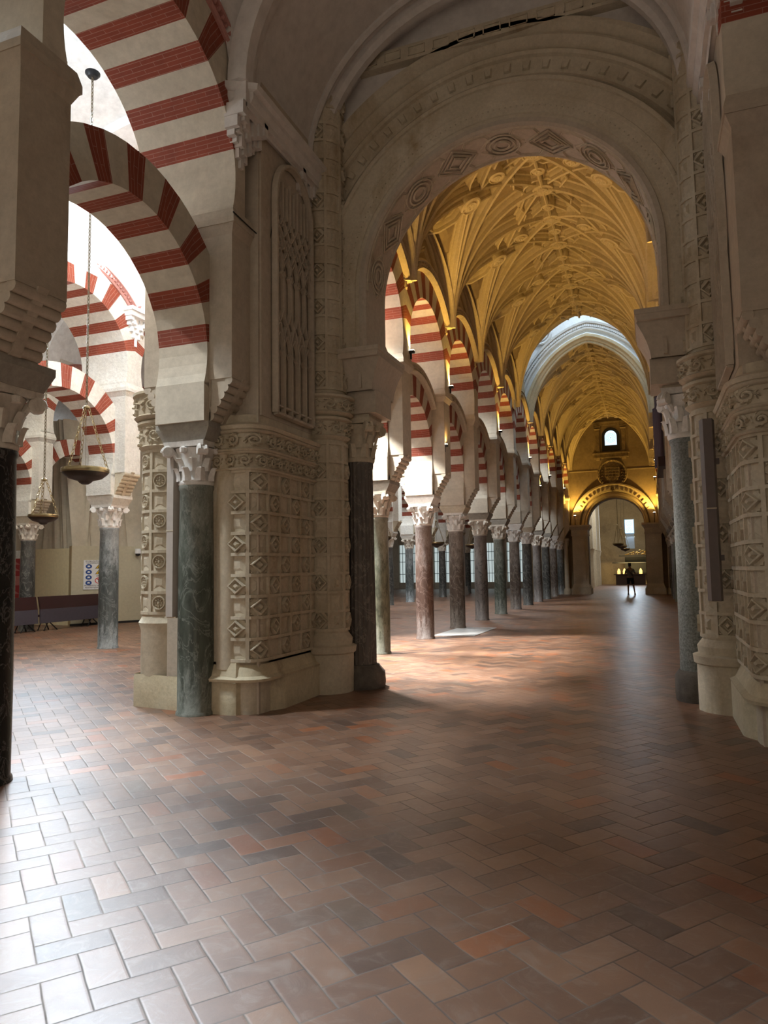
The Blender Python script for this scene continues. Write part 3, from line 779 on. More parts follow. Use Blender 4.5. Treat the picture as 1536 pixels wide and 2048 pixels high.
def carved_pier(T, side):
    L = side == 'left'
    t = thing('carved_pier', 'massive carved limestone pier covered in diamond relief tiles, behind the green-black column' if L else
              'carved limestone pier with diamond relief tiles at the right edge, beside the granite column', 'pier',
              (-5.0 if L else mirT((-5.0, 0, 0))[0], 8.5, 0), 'carved crossing piers')
    def nb(): return MB(T)
    # masonry core
    b = nb(); b.box(-5.55, -4.19, 7.25, 9.9, 0, 7.7); b.box(-4.62, -4.19, 7.12, 9.9, 0, 7.7); b.box(-5.4, -4.3, 7.07, 9.9, 0, 3.4)
    b.box(-5.9, -5.5, 7.5, 9.9, 0, 7.4); b.box(-4.3, -3.95, 8.62, 9.6, 3.4, 9.5)
    b.build('pier_core', 'lime_up', t)
    # plinth
    PP = Path([(-5.95, 9.9), (-5.95, 7.12), (-5.05, 7.03), (-4.64, 7.03), (-4.40, 7.03), (-4.10, 7.42), (-4.10, 8.40)][::1])
    # travel so that the outward normal is to the right of travel: reverse
    PP = Path([(-5.95, 9.9), (-5.95, 7.14, .03), (-5.1, 7.02), (-4.66, 6.98), (-4.42, 6.98, .03), (-4.07, 7.50, .05), (-4.07, 8.45)])
    b = nb(); pprof(b, PP, [(0, .0), (.36, .0), (.38, -.01), (.39, -.01)]); 
    b.build('plinth', 'lime_base', t, smooth=30)
    PC = Path([(-5.55, 7.05), (-4.66, 7.05), (-4.28, 7.05, .22), (-4.17, 7.30, .12), (-4.17, 8.62)])
    PC = Path([(-5.0, 7.04), (-4.17, 7.04, .24), (-4.17, 8.62)], 8)
    b = nb(); pprof(b, PC, [(.37, .10), (.40, .11), (.43, .06), (.50, .03), (.55, .0), (.58, 0)])
    # broken corner chunk
    b.hexa([(-4.62, 6.96, .36), (-4.38, 6.94, .36), (-4.12, 7.34, .36), (-4.3, 7.4, .36)], [(-4.58, 7.02, .62), (-4.42, 7.02, .60), (-4.2, 7.26, .52), (-4.3, 7.4, .56)])
    b.build('plinth_moulding', 'lime_base', t, smooth=30)
    # smooth wall surface behind the tiles
    b = nb(); pprof(b, PC, [(.0, 0), (.5, 0), (3.42, 0)]); 
    b.build('pier_face', 'lime', t, smooth=40)
    sa = .36
    b = nb(); tiles(b, PC, sa+.08, PC.len-.0, .60, 2.76, 7, 9, lambda c, r: 'd' if (c+r) % 2 == 1 else 'q')
    b.build('relief_tiles', 'lime', t)
    # two foliage friezes
    for nm, z0, z1, dd in (('lower_frieze', 2.80, 2.96, .035), ('upper_frieze', 3.02, 3.20, .06)):
        b = nb()
        pprof(b, PC, [(z0-.03, 0), (z0-.03, dd+.02), (z0-.015, dd+.035), (z0+.0, dd+.02), (z0+.01, dd), (z1-.01, dd), (z1, dd+.03), (z1+.02, dd+.045), (z1+.04, dd+.03), (z1+.05, dd*.3)], s0=sa-.15)
        scroll(b, PC, sa-.1, PC.len-.02, z0+.005, z1-.005, dd)
        f = b.build('foliage_frieze', 'lime', t, smooth=35)
    b = nb(); pprof(b, PC, [(3.23, .0), (3.24, .11), (3.28, .13), (3.32, .05), (3.34, -.03)], s0=sa-.15)
    b.build('ledge', 'lime', t, smooth=30)
    # tall blind tracery panel above
    PT = Path([(-4.15, 7.38), (-4.15, 8.55)])
    b = nb(); w0, w1 = .03, 1.0; zb, zt = 3.5, 6.1
    nn = 5; cw = (w1-w0)/nn
    def bar(Q, wd=.018, d=.045):
        b.sweep([(PT.pt(s_, z, .0), *(lambda tt: (V((0, -tt[1], tt[0]))*1.0, V((1, 0, 0))))(tt)) for (s_, z, tt) in Q],
                [(-wd, 0), (-wd*.5, d), (wd*.5, d), (wd, 0)])
    def line(pts, wd=.018, d=.045):
        Q = []
        for i, p in enumerate(pts):
            a = pts[max(0, i-1)]; c = pts[min(len(pts)-1, i+1)]
            tt = V((c[0]-a[0], c[1]-a[1])).normalized(); Q.append((p[0], p[1], tt))
        bar(Q, wd, d)
    for i in range(nn+1):
        s_ = w0+i*cw; top = 6.05-.25*abs(i-2.5)/2.5
        line([(s_, zb), (s_, 4.45)], .02); line([(s_, 4.85), (s_, 5.45)], .02)
        line([(s_, zb-.02), (s_, 4.4)], .008, .06)
    for i in range(nn):          # cusped heads, interlacing ogees
        a, c = w0+i*cw, w0+(i+1)*cw; mz = (a+c)/2
        for zz in (4.32, 5.32):
            line([(a, zz), (a+.03, zz+.1), (mz, zz+.2)], .012); line([(c, zz), (c-.03, zz+.1), (mz, zz+.2)], .012)
            for z_ in (zz-.1, ):
                line([(a, z_), (a+.055, z_+.05), (a, z_+.11)], .012); line([(c, z_), (c-.055, z_+.05), (c, z_+.11)], .012)
        line([(a, 4.45), (a+cw*.3, 4.6), (a+cw*.7, 4.7), (c, 4.85)], .016); line([(c, 4.45), (c-cw*.3, 4.6), (c-cw*.7, 4.7), (a, 4.85)], .016)
        line([(a, 5.45), (c, 5.75)], .016); line([(c, 5.45), (a, 5.75)], .016)
        line([(a, 5.75), (c, 6.0)], .016); line([(c, 5.75), (a, 6.0)], .016)
        line([(a, 5.6), (mz, 5.75), (c, 5.6)], .014)
        line([(mz, 6.0), (mz, 6.45)], .014)
    for i in range(1, nn): line([(w0+i*cw, 5.9), (w0+i*cw, 6.55-.05*abs(i-2.5))], .014)
    arcp = [(w0+(w1-w0)*(.5-.5*math.cos(PI*i/14)), 6.2+.58*math.sin(PI*i/14)) for i in range(15)]
    line([(w0, zb)]+[(w0, 6.1)]+arcp+[(w1, zb)], .035, .07)
    line([(w0, zb+.1), (w1, zb+.1)], .02); line([(w0, zb), (w1, zb)], .03, .06)
    b.build('blind_tracery', 'lime_up', t, smooth=35)
    b = nb(); b.box(-4.22, -4.165, 7.15, 8.62, 3.42, 7.65); b.build('wall_panel', 'lime_up', t)
    # octagonal relief shafts: nave corner and aisle corner
    for nm, cx, cy, zlo, a0, a1, knd in (('shaft', -4.13, 8.80, 0, -2.5, 1.2, 'n'), ('shaft', -5.66, 7.42, 0, -3.9, -.9, 'a')):
        R = .30; na = 8
        pts = []
        for i in range(na+1):
            a = a0+(a1-a0)*i/na; pts.append((cx+R*math.cos(a), cy+R*math.sin(a)))
        PS = Path(pts)
        b = nb()
        if knd == 'n': pprof(b, PS, [(0, .07), (.50, .07), (.52, .10), (.60, .11), (.62, .05), (.70, .06), (.74, .03), (.78, .0), (9.2, .0)])
        else: pprof(b, PS, [(0, .02), (.9, .02), (1.0, .05), (1.05, .02), (1.1, 0), (7.4, 0)])
        b.build('corner_shaft', 'lime' , t, smooth=35)
        b = nb()
        if knd == 'n':
            tiles(b, PS, .0, PS.len, .82, 3.30, 5, 10, lambda c, r: ('r' if c % 2 == 0 else 'q') if r % 2 == c % 2 else ('q' if c % 2 == 0 else 'd'), .018, .022)
            tiles(b, PS, .0, PS.len, 4.05, 8.3, 5, 17, lambda c, r: ('r' if c % 2 == 0 else 'q') if r % 2 == c % 2 else ('q' if c % 2 == 0 else 'd'), .018, .022)
            fz = ((3.42, 3.60, .03), (3.74, 3.90, .08))
        else:
            tiles(b, PS, .0, PS.len, 1.12, 3.10, 4, 8, lambda c, r: 'o' if (c+r) % 2 == 1 else 'q', .018, .022)
            fz = ((3.18, 3.42, .04), (3.55, 3.78, .10))
        b.build('shaft_tiles', 'lime', t)
        for z0, z1, dd in fz:
            b = nb(); pprof(b, PS, [(z0-.07, 0), (z0-.05, dd), (z0-.02, dd+.03), (z0, dd), (z1, dd+.01), (z1+.02, dd+.05), (z1+.05, dd+.05), (z1+.08, dd*.5), (z1+.1, 0)])
            scroll(b, PS, 0.02, PS.len-.02, z0, z1, dd, r=.011)
            b.build('shaft_frieze', 'lime', t, smooth=35)
        if knd == 'a':   # twisted upper colonnette
            b = nb()
            for q in range(4):
                b.tube([(cx+.13*math.cos(q*PI/2+i*.5), cy+.13*math.sin(q*PI/2+i*.5), 3.9+i*.11) for i in range(16)], .10, 6)
            b.build('twisted_colonnette', 'lime', t, smooth=50)
    # thin half-round shaft hidden in shade beside the green column
    b = nb(); b.lathe([(.16, .5), (.16, 3.42)], (-4.58, 7.14, 0), 14); b.build('shade_shaft', 'lime', t, smooth=40)
    # impost and cornice carrying the cross arch
    b = nb()
    b.box(-4.15, -3.42, 8.92, 9.55, 3.75, 4.06); 
    rows = []
    for i in range(7):
        q = i/6; o = .03+.22*(q**1.6); z = 4.05+.42*q
        rows.append([(-4.2, 8.86-o*.5, z), (-3.46+o*.7, 8.86-o*.5, z), (-3.46+o*.7, 9.7, z), (-4.2, 9.7, z)])
    b.grid(rows)
    b.box(-4.22, -3.30, 8.68, 9.75, 4.47, 4.54, 0, .02); b.box(-4.22, -3.27, 8.65, 9.75, 4.54, 4.60)
    for q in (-4.0, -3.6): b.box(q-.02, q+.02, 8.80, 8.9, 4.08, 4.4)
    b.build('cross_arch_impost', 'lime_up', t, smooth=30)
    return t
carved_pier(None, 'left'); carved_pier(mirT, 'right')

# columns under the cross arch
t = thing('fluted_column', 'dark fluted stone column under the left foot of the great round arch', 'column', (-3.80, 9.22, 0))
b = MB(); b.lathe([(.215, .30), (.215, .5), (.205, 1.6), (.195, 3.0), (.205, 3.05), (.205, 3.12)], (-3.80, 9.22, 0), 72, flute=.06, fn=24); b.build('shaft', 'm_fluted', t, smooth=30)
b = MB(); b.lathe([(.34, 0), (.35, .06), (.34, .2), (.27, .28), (.25, .31), (.22, .31)], (-3.80, 9.22, 0), 10); b.build('base', 'basalt', t, smooth=50)
c = capital_mesh(t, 'lime', 3.10, .60, .21, .31)
b = MB(); b.box(-4.06, -3.54, 8.98, 9.46, 3.68, 3.76); b.build('abacus', 'lime', t)
XG = .49
t = thing('granite_column', 'grey granite column under the right foot of the great round arch', 'column', (XG, 9.3, 0))
b = MB(); b.lathe([(.205, .34), (.20, .8), (.195, 1.6), (.19, 3.05), (.205, 3.08), (.205, 3.14)], (XG, 9.3, 0), 36); b.build('shaft', 'granite', t, smooth=40)
b = MB(); b.lathe([(.26, 0), (.27, .1), (.265, .3), (.22, .36), (.2, .36)], (XG, 9.3, 0), 12); b.build('base', 'basalt', t, smooth=50)
capital_mesh(t, 'capital_white', 3.12, .60, .21, .31)
b = MB(); b.box(XG-.26, XG+.26, 9.04, 9.5, 3.70, 3.76); b.build('abacus', 'lime', t)

# ------------------------------------------------------------------ the great cross arch
t = thing('cross_arch', 'great round limestone arch with moulded bands, framing the golden nave', 'arch', (XC, 9.2, 0))
ZC = 5.43; XK = -1.62
def arcpath(n=56):
    A = [(1, 0, -.84+.28*i) for i in range(3)] + [(math.cos(PI*i/n), math.sin(PI*i/n), 0) for i in range(n+1)] + [(-1, 0, -.28*(i+1)) for i in range(3)]
    return A
def arch_sweep(b, prof, clampx=None, n=56, mi=0):
    # prof: list of (r, y)
    rows = []
    for cx, sz, dz in arcpath(n):
        row = []
        for r, y in prof:
            x = XK+r*cx; z = ZC+r*sz+dz
            if clampx: x = max(clampx[0], min(clampx[1], x))
            row.append((x, y, z))
        rows.append(row)
    b.grid(rows, mi)
b = MB(); arch_sweep(b, [(1.87, 9.55), (1.87, 8.80), (1.90, 8.77), (1.96, 8.77), (1.97, 8.80)]); b.build('soffit', 'lime_up', t, smooth=30)
b = MB(); arch_sweep(b, [(1.97, 8.80), (2.02, 8.80), (2.03, 8.785), (2.20, 8.785), (2.21, 8.775), (2.25, 8.775), (2.26, 8.79), (2.44, 8.79), (2.45, 8.765), (2.50, 8.765), (2.52, 8.80), (2.52, 8.95)])
# bead row
for i in range(90):
    a = PI*(i+.5)/90; x, z = XK+2.12*math.cos(a), ZC+2.12*math.sin(a)
    b.lathe([(.0, -.014), (.014, 0), (.0, .014)], (x, 8.783, z), 5, cap=False)
b.build('flat_band', 'lime', t, smooth=30)
b = MB(); arch_sweep(b, [(2.50, 8.97), (2.54, 8.93), (2.58, 8.93), (2.60, 8.90), (2.63, 8.93), (2.66, 8.96), (2.86, 8.94), (2.88, 8.90), (2.92, 8.88), (2.95, 8.92), (2.98, 8.95), (3.02, 8.90), (3.10, 8.86), (3.14, 8.88), (3.15, 8.93), (3.20, 8.90), (3.26, 8.84), (3.32, 8.84), (3.34, 8.99)], (XC-2.45, XC+2.45), 72)
for i in range(34):   # little pendants in the frieze
    a = PI*(i+.5)/34; c, s_ = math.cos(a), math.sin(a)
    q = V((XK+2.76*c, 8.95, ZC+2.76*s_))
    if abs(q[0]-XC) > 2.4: continue
    A = V((c, 0, s_)); B = V((-s_, 0, c)); D = V((0, -.03, 0))
    b.hexa([q-A*.06-B*.045, q+A*.06-B*.055, q+A*.06+B*.055, q-A*.06+B*.045], [q-A*.05-B*.03+D, q+A*.05-B*.045+D, q+A*.05+B*.045+D, q-A*.05+B*.03+D])
b.build('outer_mouldings', 'lime', t, smooth=30)
# soffit relief: geometric interlace
b = MB()
def sp_(a, y, d=0): return V((XK+(1.87-d)*math.cos(a), y, ZC+(1.87-d)*math.sin(a)))
NS = 9
for i in range(NS):
    ac = PI*(i+.5)/NS; da = PI/NS
    for rr in ((.235, .012), (.17, .016), (.10, .02)):
        if i % 2 == 0: Q = [sp_(ac+rr[0]*math.cos(t)/1.87, 9.17+rr[0]*math.sin(t), .015) for t in [2*PI*q/20 for q in range(20)]]
        else: Q = [sp_(ac+rr[0]*1.25*math.cos(t)/1.87, 9.17+rr[0]*1.25*math.sin(t), .015) for t in [PI/2*q for q in range(4)]]
        b.tube(Q, rr[1], 4, closed=True)
    for sy in (-1, 1):
        for k_, off in enumerate((.30, .345)):
            b.tube([sp_(ac-da*.5, 9.17+sy*off), sp_(ac-da*.3, 9.17+sy*(off-.02)), sp_(ac-da*.2, 9.17+sy*.14*(1+k_*.5)), sp_(ac-da*.46, 9.17+sy*.03)], .012, 4)
            b.tube([sp_(ac+da*.5, 9.17+sy*off), sp_(ac+da*.3, 9.17+sy*(off-.02)), sp_(ac+da*.2, 9.17+sy*.14*(1+k_*.5)), sp_(ac+da*.46, 9.17+sy*.03)], .012, 4)
for y in (8.84, 9.50): b.tube([sp_(PI*q/48, y) for q in range(49)], .014, 4)
b.build('soffit_relief', 'lime', t, smooth=40)
# tympanum wall above and its back side
b = MB(); n = 40
for y, flip in ((8.97, 1), (9.55, -1)):
    for i in range(n):
        a0, a1 = PI*i/n, PI*(i+1)/n; r = 2.52 if flip == 1 else 1.87
        p0 = (XK+r*math.cos(a0), y, ZC+r*math.sin(a0)); p1 = (XK+r*math.cos(a1), y, ZC+r*math.sin(a1))
        b.poly([p0, p1, (p1[0], y, 11), (p0[0], y, 11)][::flip])
    for sg in (-1, 1):
        r = 2.52 if flip == 1 else 1.87
        xa, xb = XK+sg*r, XC+sg*3.0
        b.poly([(xa, y, 4.6), (xb, y, 4.6), (xb, y, 11), (xa, y, 11)][::flip*sg])
b.build('tympanum_wall', 'white', t)
t2 = MB(); t2.box(XC-2.3, XC+2.3, 8.84, 8.97, 8.62, 8.84); 
for i in range(13):
    x = XC-2.1+i*.35
    t2.box(x-.12, x+.12, 8.825, 8.84, 8.665, 8.675); t2.box(x-.12, x+.12, 8.825, 8.84, 8.785, 8.795); t2.box(x-.12, x-.105, 8.825, 8.84, 8.665, 8.795); t2.box(x+.105, x+.12, 8.825, 8.84, 8.665, 8.795)
o = t2.build('frieze_beam', 'lime'); tag(o, 'faded carved horizontal frieze beam on the wall above the great arch', 'beam')

# ------------------------------------------------------------------ white vault over the viewer's bay
b = MB(); XV = -1.75
def vprof(a, zs, rise, q): return (XV+a*math.cos(q), zs+rise*math.sin(q))
A1, R1 = 2.45, 2.22
barrel(XV-A1, XV+A1, 6.75, 8.97, 7.15, R1, 40, mb=b)
for y0, y1, th in ((6.55, 6.80, .16), (6.86, 6.98, .06), (8.42, 8.52, .06), (8.60, 8.80, .14), ):
    rib_band(b, XV, A1, 7.15, R1, y0, y1, th, 40)
struct(b.build('ceiling_transverse_vault', 'white', smooth=40))
b = MB(); rows = []
for i in range(25):
    row = []
    for j in range(25):
        u = -1+2*i/24; v = -1+2*j/24
        zb = 7.15+2.75*math.sqrt(max(0, 1-u*u)); zc = 7.15+2.5*math.sqrt(max(0, 1-v*v))
        row.append((XV+2.5*u, 3.3+3.35*v, max(zb, zc)))
    rows.append(row)
b.grid(rows); 
rows2 = [[(p[0], p[1]-6.7, p[2]) for p in r] for r in rows]; b.grid(rows2)
struct(b.build('ceiling_near_bay', 'white', smooth=50))
def stalactite_bracket(T, lab):
    t = thing('vault_bracket', lab, 'bracket', (T((-4.2, 7, 0))[0] if T else -4.2, 7, 7), 'white brackets under the near vault')
    return t
for T, sd in ((None, 'left'), (mirT, 'right')):
    t = thing('vault_cornice', 'white moulded plaster cornice with stepped pendants carrying the %s side of the near vault' % sd, 'cornice',
              ((-4.1, 7.7, 7.0) if T is None else mirT((-4.1, 7.7, 7.0))), 'white vault cornices')
    PCn = Path([(-4.28, 6.62), (-4.05, 6.62, .02), (-4.05, 8.72, .02), (-4.28, 8.72)])
    b = MB(T)
    pprof(b, PCn, [(6.82, -.06), (6.86, -.04), (6.90, -.04), (6.94, .01), (7.0, .04), (7.06, .04), (7.08, .09), (7.15, .10), (7.17, .02)], step=.3)
    b.box(-4.3, -4.05, 6.62, 8.72, 6.85, 7.16)
    b.build('moulding', 'white', t, smooth=20)
    for yc in (6.84, 8.32):
        b = MB(T)
        spec = [(-.24, .26, .20), (-.16, .36, .17), (-.08, .46, .14), (0, .60, .11), (.08, .46, .14), (.16, .36, .17), (.24, .26, .20)]
        for i, (dy, hh, dp) in enumerate(spec):
            sg = .0 if i % 2 else .05
            b.box(-4.3, -4.27+dp+.02, yc+dy-.04, yc+dy+.04, 6.86-hh*.45, 6.9)
            b.box(-4.3, -4.27+dp*.7, yc+dy-.03, yc+dy+.03, 6.86-hh*.75-sg, 6.8)
            b.box(-4.3, -4.27+dp*.35, yc+dy*.8-.03, yc+dy*.8+.03, 6.86-hh-sg, 6.7)
        b.build('stepped_pendant', 'white', t)

# ------------------------------------------------------------------ nave rib vaults
XM, WV, ZS, RV = -1.92, 2.42, 7.25, 3.22
def g_(t):
    t = min(1, abs(t)); return .86*math.sqrt(1-t*t)+.14*(1-t)
def Zb(u): return ZS+RV*g_(u/WV)
def Zc_(v): return ZS+1.85*g_(v)
def web_z(u, v): return max(Zb(u), Zc_(v))       # v in -1..1 along the bay
RIBP = [(-.14, -.04), (-.14, .06), (-.115, .09), (-.09, .05), (-.08, .16), (-.055, .20), (-.035, .16), (-.03, .28), (0, .31), (.03, .28), (.035, .16), (.055, .20), (.08, .16), (.09, .05), (.115, .09), (.14, .06), (.14, -.04)]
def rib(b, pts, sc=1.0):
    # pts: (u, y) plan points, y local to bay centre
    P = []
    for u, y in pts:
        v = y/HB
        v = max(-1, min(1, v)); P.append(V((u, y, web_z(u, v))))
    fr = []
    for i, p in enumerate(P):
        T = (P[min(i+1, len(P)-1)]-P[max(0, i-1)]).normalized()
        nn = V((-p[0], 0, 7.0-p[2])); nn = (nn-T*nn.dot(T)).normalized(); bb = T.cross(nn)
        fr.append((p, bb, nn))
    b.sweep(fr, [(a*sc, c*sc) for a, c in RIBP])
def fan(sx, y0, ue, ye, n=16):
    out = []
    for i in range(n+1):
        q = (1-math.cos(i/n*PI/2)); u = WV-(WV-ue)*q; out.append((sx*u, y0+(ye-y0)*q))
    return out
def wallrib(sx, n=18): return [(sx*WV*.998, HB*math.sin(-PI/2+PI*i/n)) for i in range(n+1)]
def boss(b, u, y, r=.15):
    z = web_z(u, y/HB); p = V((u, y, z)); nn = V((-u, 0, 7.0-z)).normalized() if abs(u) > .05 else V((0, 0, -1))
    a = nn.cross(V((0, 1, 0))).normalized(); c = nn.cross(a)
    prof = [(0.0, .34), (r*.5, .345), (r*.55, .31), (r*.78, .305), (r*.85, .335), (r, .32), (r*1.02, .2), (r*.9, .0)]
    rows = [[p+(a*math.cos(q)+c*math.sin(q))*rr+nn*h for rr, h in prof] for q in [2*PI*k/18 for k in range(18)]]
    b.grid(rows, cu=True)
    for k in range(5):
        q = 2*PI*k/5; s0 = p+(a*math.cos(q)+c*math.sin(q))*r*.26+nn*.345
        b.lathe([(0, -.02), (.022, 0), (0, .02)], s0, 6, cap=False)
def vault_bay(label, grp, end=False):
    t = thing('rib_vault_bay', label, 'vault', (0, 0, 0), grp)
    b = MB(); rows = []
    nu, nv = 40, 20
    for i in range(nu+1):
        u = -WV*math.cos(PI*i/nu)
        rows.append([(u, HB*(-1+2*j/nv), web_z(u, -1+2*j/nv)) for j in range(nv+1)])
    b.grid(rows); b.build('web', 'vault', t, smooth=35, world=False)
    b = MB()
    for sx in (-1, 1): rib(b, fan(sx, -HB+.0, 0, -HB))
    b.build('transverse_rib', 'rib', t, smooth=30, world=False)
    for sx, nm in ((-1, 'l'), (1, 'r')):
        b = MB()
        for sy in (-1, 1):
            rib(b, fan(sx, sy*HB, 0, 0))                       # to the ridge boss
            rib(b, [q for q in fan(sx, sy*HB, 0, -sy*HB*1.0, 20)], .85)   # long diagonal
            rib(b, fan(sx, sy*HB, 1.45, 0, 12), .8)
        rib(b, wallrib(sx), 1.0)
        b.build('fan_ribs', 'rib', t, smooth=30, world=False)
        b = MB()
        rib(b, [(sx*q, 0) for q in (0, .3, .6, .98, 1.4, 1.8, 2.1, 2.38)], .8)
        for sy in (-1, 1):
            rib(b, [(sx*.98, 0), (sx*.72, sy*.30), (sx*.55, sy*.62), (sx*.62, sy*1.0), (sx*.40, sy*HB)], .75)
            rib(b, [(sx*1.5, 0), (sx*1.36, sy*.35), (sx*1.12, sy*.55)], .7)
            rib(b, [(0, sy*.42), (sx*.2, sy*.50), (sx*.42, sy*.34), (sx*.55, sy*.1), (sx*.55, 0)], .7)
            rib(b, [(0, sy*HB*.82), (sx*.22, sy*HB*.78), (sx*.42, sy*HB*.86), (sx*.52, sy*HB)], .7)
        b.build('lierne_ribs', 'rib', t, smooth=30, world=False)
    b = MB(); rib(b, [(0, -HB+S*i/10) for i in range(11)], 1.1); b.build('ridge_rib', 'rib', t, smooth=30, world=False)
    for (u, y, r) in ((0, 0, .24), (0, .66, .16), (0, -.66, .16), (0, -HB, .24), (-.85, 0, .18), (.85, 0, .18), (-1.5, 0, .24), (1.5, 0, .24)):
        b = MB(); boss(b, u, y, r); b.build('boss', 'rib', t, smooth=35, world=False)
    for sx in (-1, 1):     # raking carved gable on the wall below the lunette
        b = MB(); x = sx*(WV+.06)
        for dz, dd in ((0, .13), (-.42, .10)):
            for sy in (-1, 1):
                fr = [(V((x, sy*HB*q, 8.98+dz-.85*q)), V((0, .5*sy, .87)), V((-sx, 0, 0))) for q in (0, .25, .5, .75, .96)]
                b.sweep(fr, [(-.05, -.05), (-.05, dd*.7), (-.02, dd), (.02, dd*.6), (.05, dd), (.07, dd), (.07, -.05)])
        PG = Path([(0, 0), (1, 0)])
        rr = random.Random(5)
        for q in range(46):
            y = rr.uniform(-1.3, 1.3); zt = 8.93-.85*abs(y)/HB; z = zt-rr.uniform(.05, .36); th = rr.uniform(0, 6.28)
            Q = [V((x-sx*.05, y+.07*(1-k/9)*math.cos(th+k*.8), z+.07*(1-k/9)*math.sin(th+k*.8))) for k in range(7)]
            b.tube(Q, .018, 4)
        for q in range(16):
            y = rr.uniform(-.4, .4); z = 9.0+rr.uniform(.0, .05); th = rr.uniform(0, 6.28)
            Q = [V((x-sx*.08, y+.09*(1-k/9)*math.cos(th+k*.8), z-.1+.09*(1-k/9)*math.sin(th+k*.8))) for k in range(7)]
            b.tube(Q, .024, 4)
        b.build('carved_gable', 'rib', t, smooth=40, world=False)
        b = MB(); b.lathe([(.0, -.46), (.03, -.42), (.05, -.34), (.09, -.28), (.085, -.2), (.13, -.14), (.12, -.06), (.18, 0), (.19, .07), (.15, .12)], (sx*(WV+.03), -HB, ZS+.05), 12)
        for k in range(8):
            a = 2*PI*k/8; b.lathe([(0, -.05), (.035, 0), (0, .05)], (sx*(WV+.03)+.11*math.cos(a), -HB+.11*math.sin(a), ZS-.12), 5, cap=False)
        b.build('corbel', 'rib', t, smooth=50, world=False)
    return t
vb = vault_bay('golden-lit rib vault bay nearest the great arch', 'rib vault bays of the nave')
vb.location = (XM, YK(-.5), 0); TREE[vb.name] = [(c, []) for c in kids(vb)]
for k in (0, 1, 2, 3, 5, 6, 7, 8, 9):
    r_ = dup(vb, (XM, YK(k+.5), 0), ('golden-lit rib vault bay, %s from the great arch' % ordn(k+2)) if k < 4 else ('golden rib vault bay, %s beyond the pale blue daylit arch' % ordn(k-4)), 'rib vault bays of the nave')
    if k == 5:
        for c in kids(r_):
            if c.name.startswith('boss') and sum(v_.co[1] for v_ in c.data.vertices)/len(c.data.vertices) < -1.3: bpy.data.objects.remove(c)
t = thing('vault_end_arch', 'plain pointed rib closing the golden vault just before the pale blue arch', 'arch', (XM, YK(4), 0))
b = MB(); rows = []
for i in range(61):
    u = WV*math.cos(PI*i/60); z = Zb(u); n_ = V((u/WV, 0, 1)).normalized()
    row = []
    for off, yy in ((.35, -.28), (-.16, -.28), (-.22, -.2), (-.22, -.05), (-.16, .0), (.9, .0)):
        row.append((XM+u+n_[0]*off*(1 if off < 0 else .4), YK(4)+yy, z+n_[2]*off))
    rows.append(row)
b.grid(rows); b.build('moulded_ring', 'rib', t, smooth=30)
# corbels and rib closing each vault stretch
def end_arch(name, label, y, mat, width, th, face):
    t = thing(name, label, 'arch', (XM, y, 0))
    prof_in = [(WV*math.cos(PI*i/40)) for i in range(41)]
    def ringpts(off):
        out = []
        for i in range(41):
            a = PI*i/40; u = WV*math.cos(a); z = Zb(u)
            # outward offset (approximate normal)
            nx, nz = math.cos(a)*.9, math.sin(a)*.9+.25
            l = math.hypot(nx, nz); out.append((u+nx/l*off, z+nz/l*off if i not in (0, 40) else ZS-.3))
        return out
    b = MB(); offs = [(-.02, y+th), (-.02, y), (.04, y-.05), (.10, y), (.13, y+.03), (.22, y+.03), (.26, y-.05), (.32, y-.06), (.34, y), (.46, y), (.48, y-.08), (.56, y-.10), (.60, y)]
    rings = [[(XM+px, yy, pz) for px, pz in ringpts(o)] for o, yy in offs]
    rows = [[rings[k][i] for k in range(len(rings))] for i in range(41)]
    b.grid(rows); b.build('moulded_ring', mat, t, smooth=30)
    b = MB(); pr = ringpts(.41)
    for (p, q) in zip(pr, pr[1:]):
        n = 3
        for k in range(n):
            f = (k+.5)/n; u = p[0]*(1-f)+q[0]*f; z = p[1]*(1-f)+q[1]*f
            b.box(XM+u-.03, XM+u+.03, y-.05, y+.02, z-.05, z+.05)
    b.build('dentil_row', mat, t)
    b = MB(); pr = ringpts(.58)
    for p, q in zip(pr, pr[1:]):
        b.poly([(XM+p[0], y+.01, p[1]), (XM+p[0], y+.01, 14.0), (XM+q[0], y+.01, 14.0), (XM+q[0], y+.01, q[1])])
    b.build('wall_above', mat, t)
    return t
t = end_arch('lantern_arch', 'pale blue daylit pointed arch halfway along the nave', YK(5)+.02, 'blue_stone', 0, .3, 1)
b = MB(); c0 = V((XM-1.75, YK(5)-.02, 10.75))
for r_, w_ in ((.42, .05), (.30, .03), (.12, .03)):
    b.tube([c0+V((r_*math.cos(q*PI/12), 0, r_*math.sin(q*PI/12))) for q in range(24)], w_, 6, closed=True)
for q in range(10):
    a = 2*PI*q/10; b.tube([c0+V((.1*math.cos(a), 0, .1*math.sin(a))), c0+V((.3*math.cos(a), 0, .3*math.sin(a)))], .02, 5)
b.build('wheel_rosette', 'blue_stone', t, smooth=40)
b = MB()      # clerestory walls and ceiling of the lantern bay
for sx in (-1, 1):
    x = XM+sx*(WV+.05)
    b.box(min(x, x+sx*.3), max(x, x+sx*.3), YK(4), YK(5), 7.6, 14)
b.box(XM-3, XM+3, YK(4)-.3, YK(4), 10.6, 14); b.box(XM-3, XM+3, YK(4)-.3, YK(5)+.3, 14.3, 14.5)
struct(b.build('wall_lantern', 'blue_stone'))
b = MB(); b.box(XM-3.1, XM+3.1, YK(5)+.05, YK(10), 10.9, 11.2); b.box(XM-3.1, XM+3.1, 9.6, YK(4)-.3, 10.9, 11.2)
for sx in (-1, 1):
    x = XM+sx*3.1; b.box(x-.1, x+.1, 9.6, YK(10), 9.2, 11.1)
struct(b.build('ceiling_nave_shell', 'vault'))

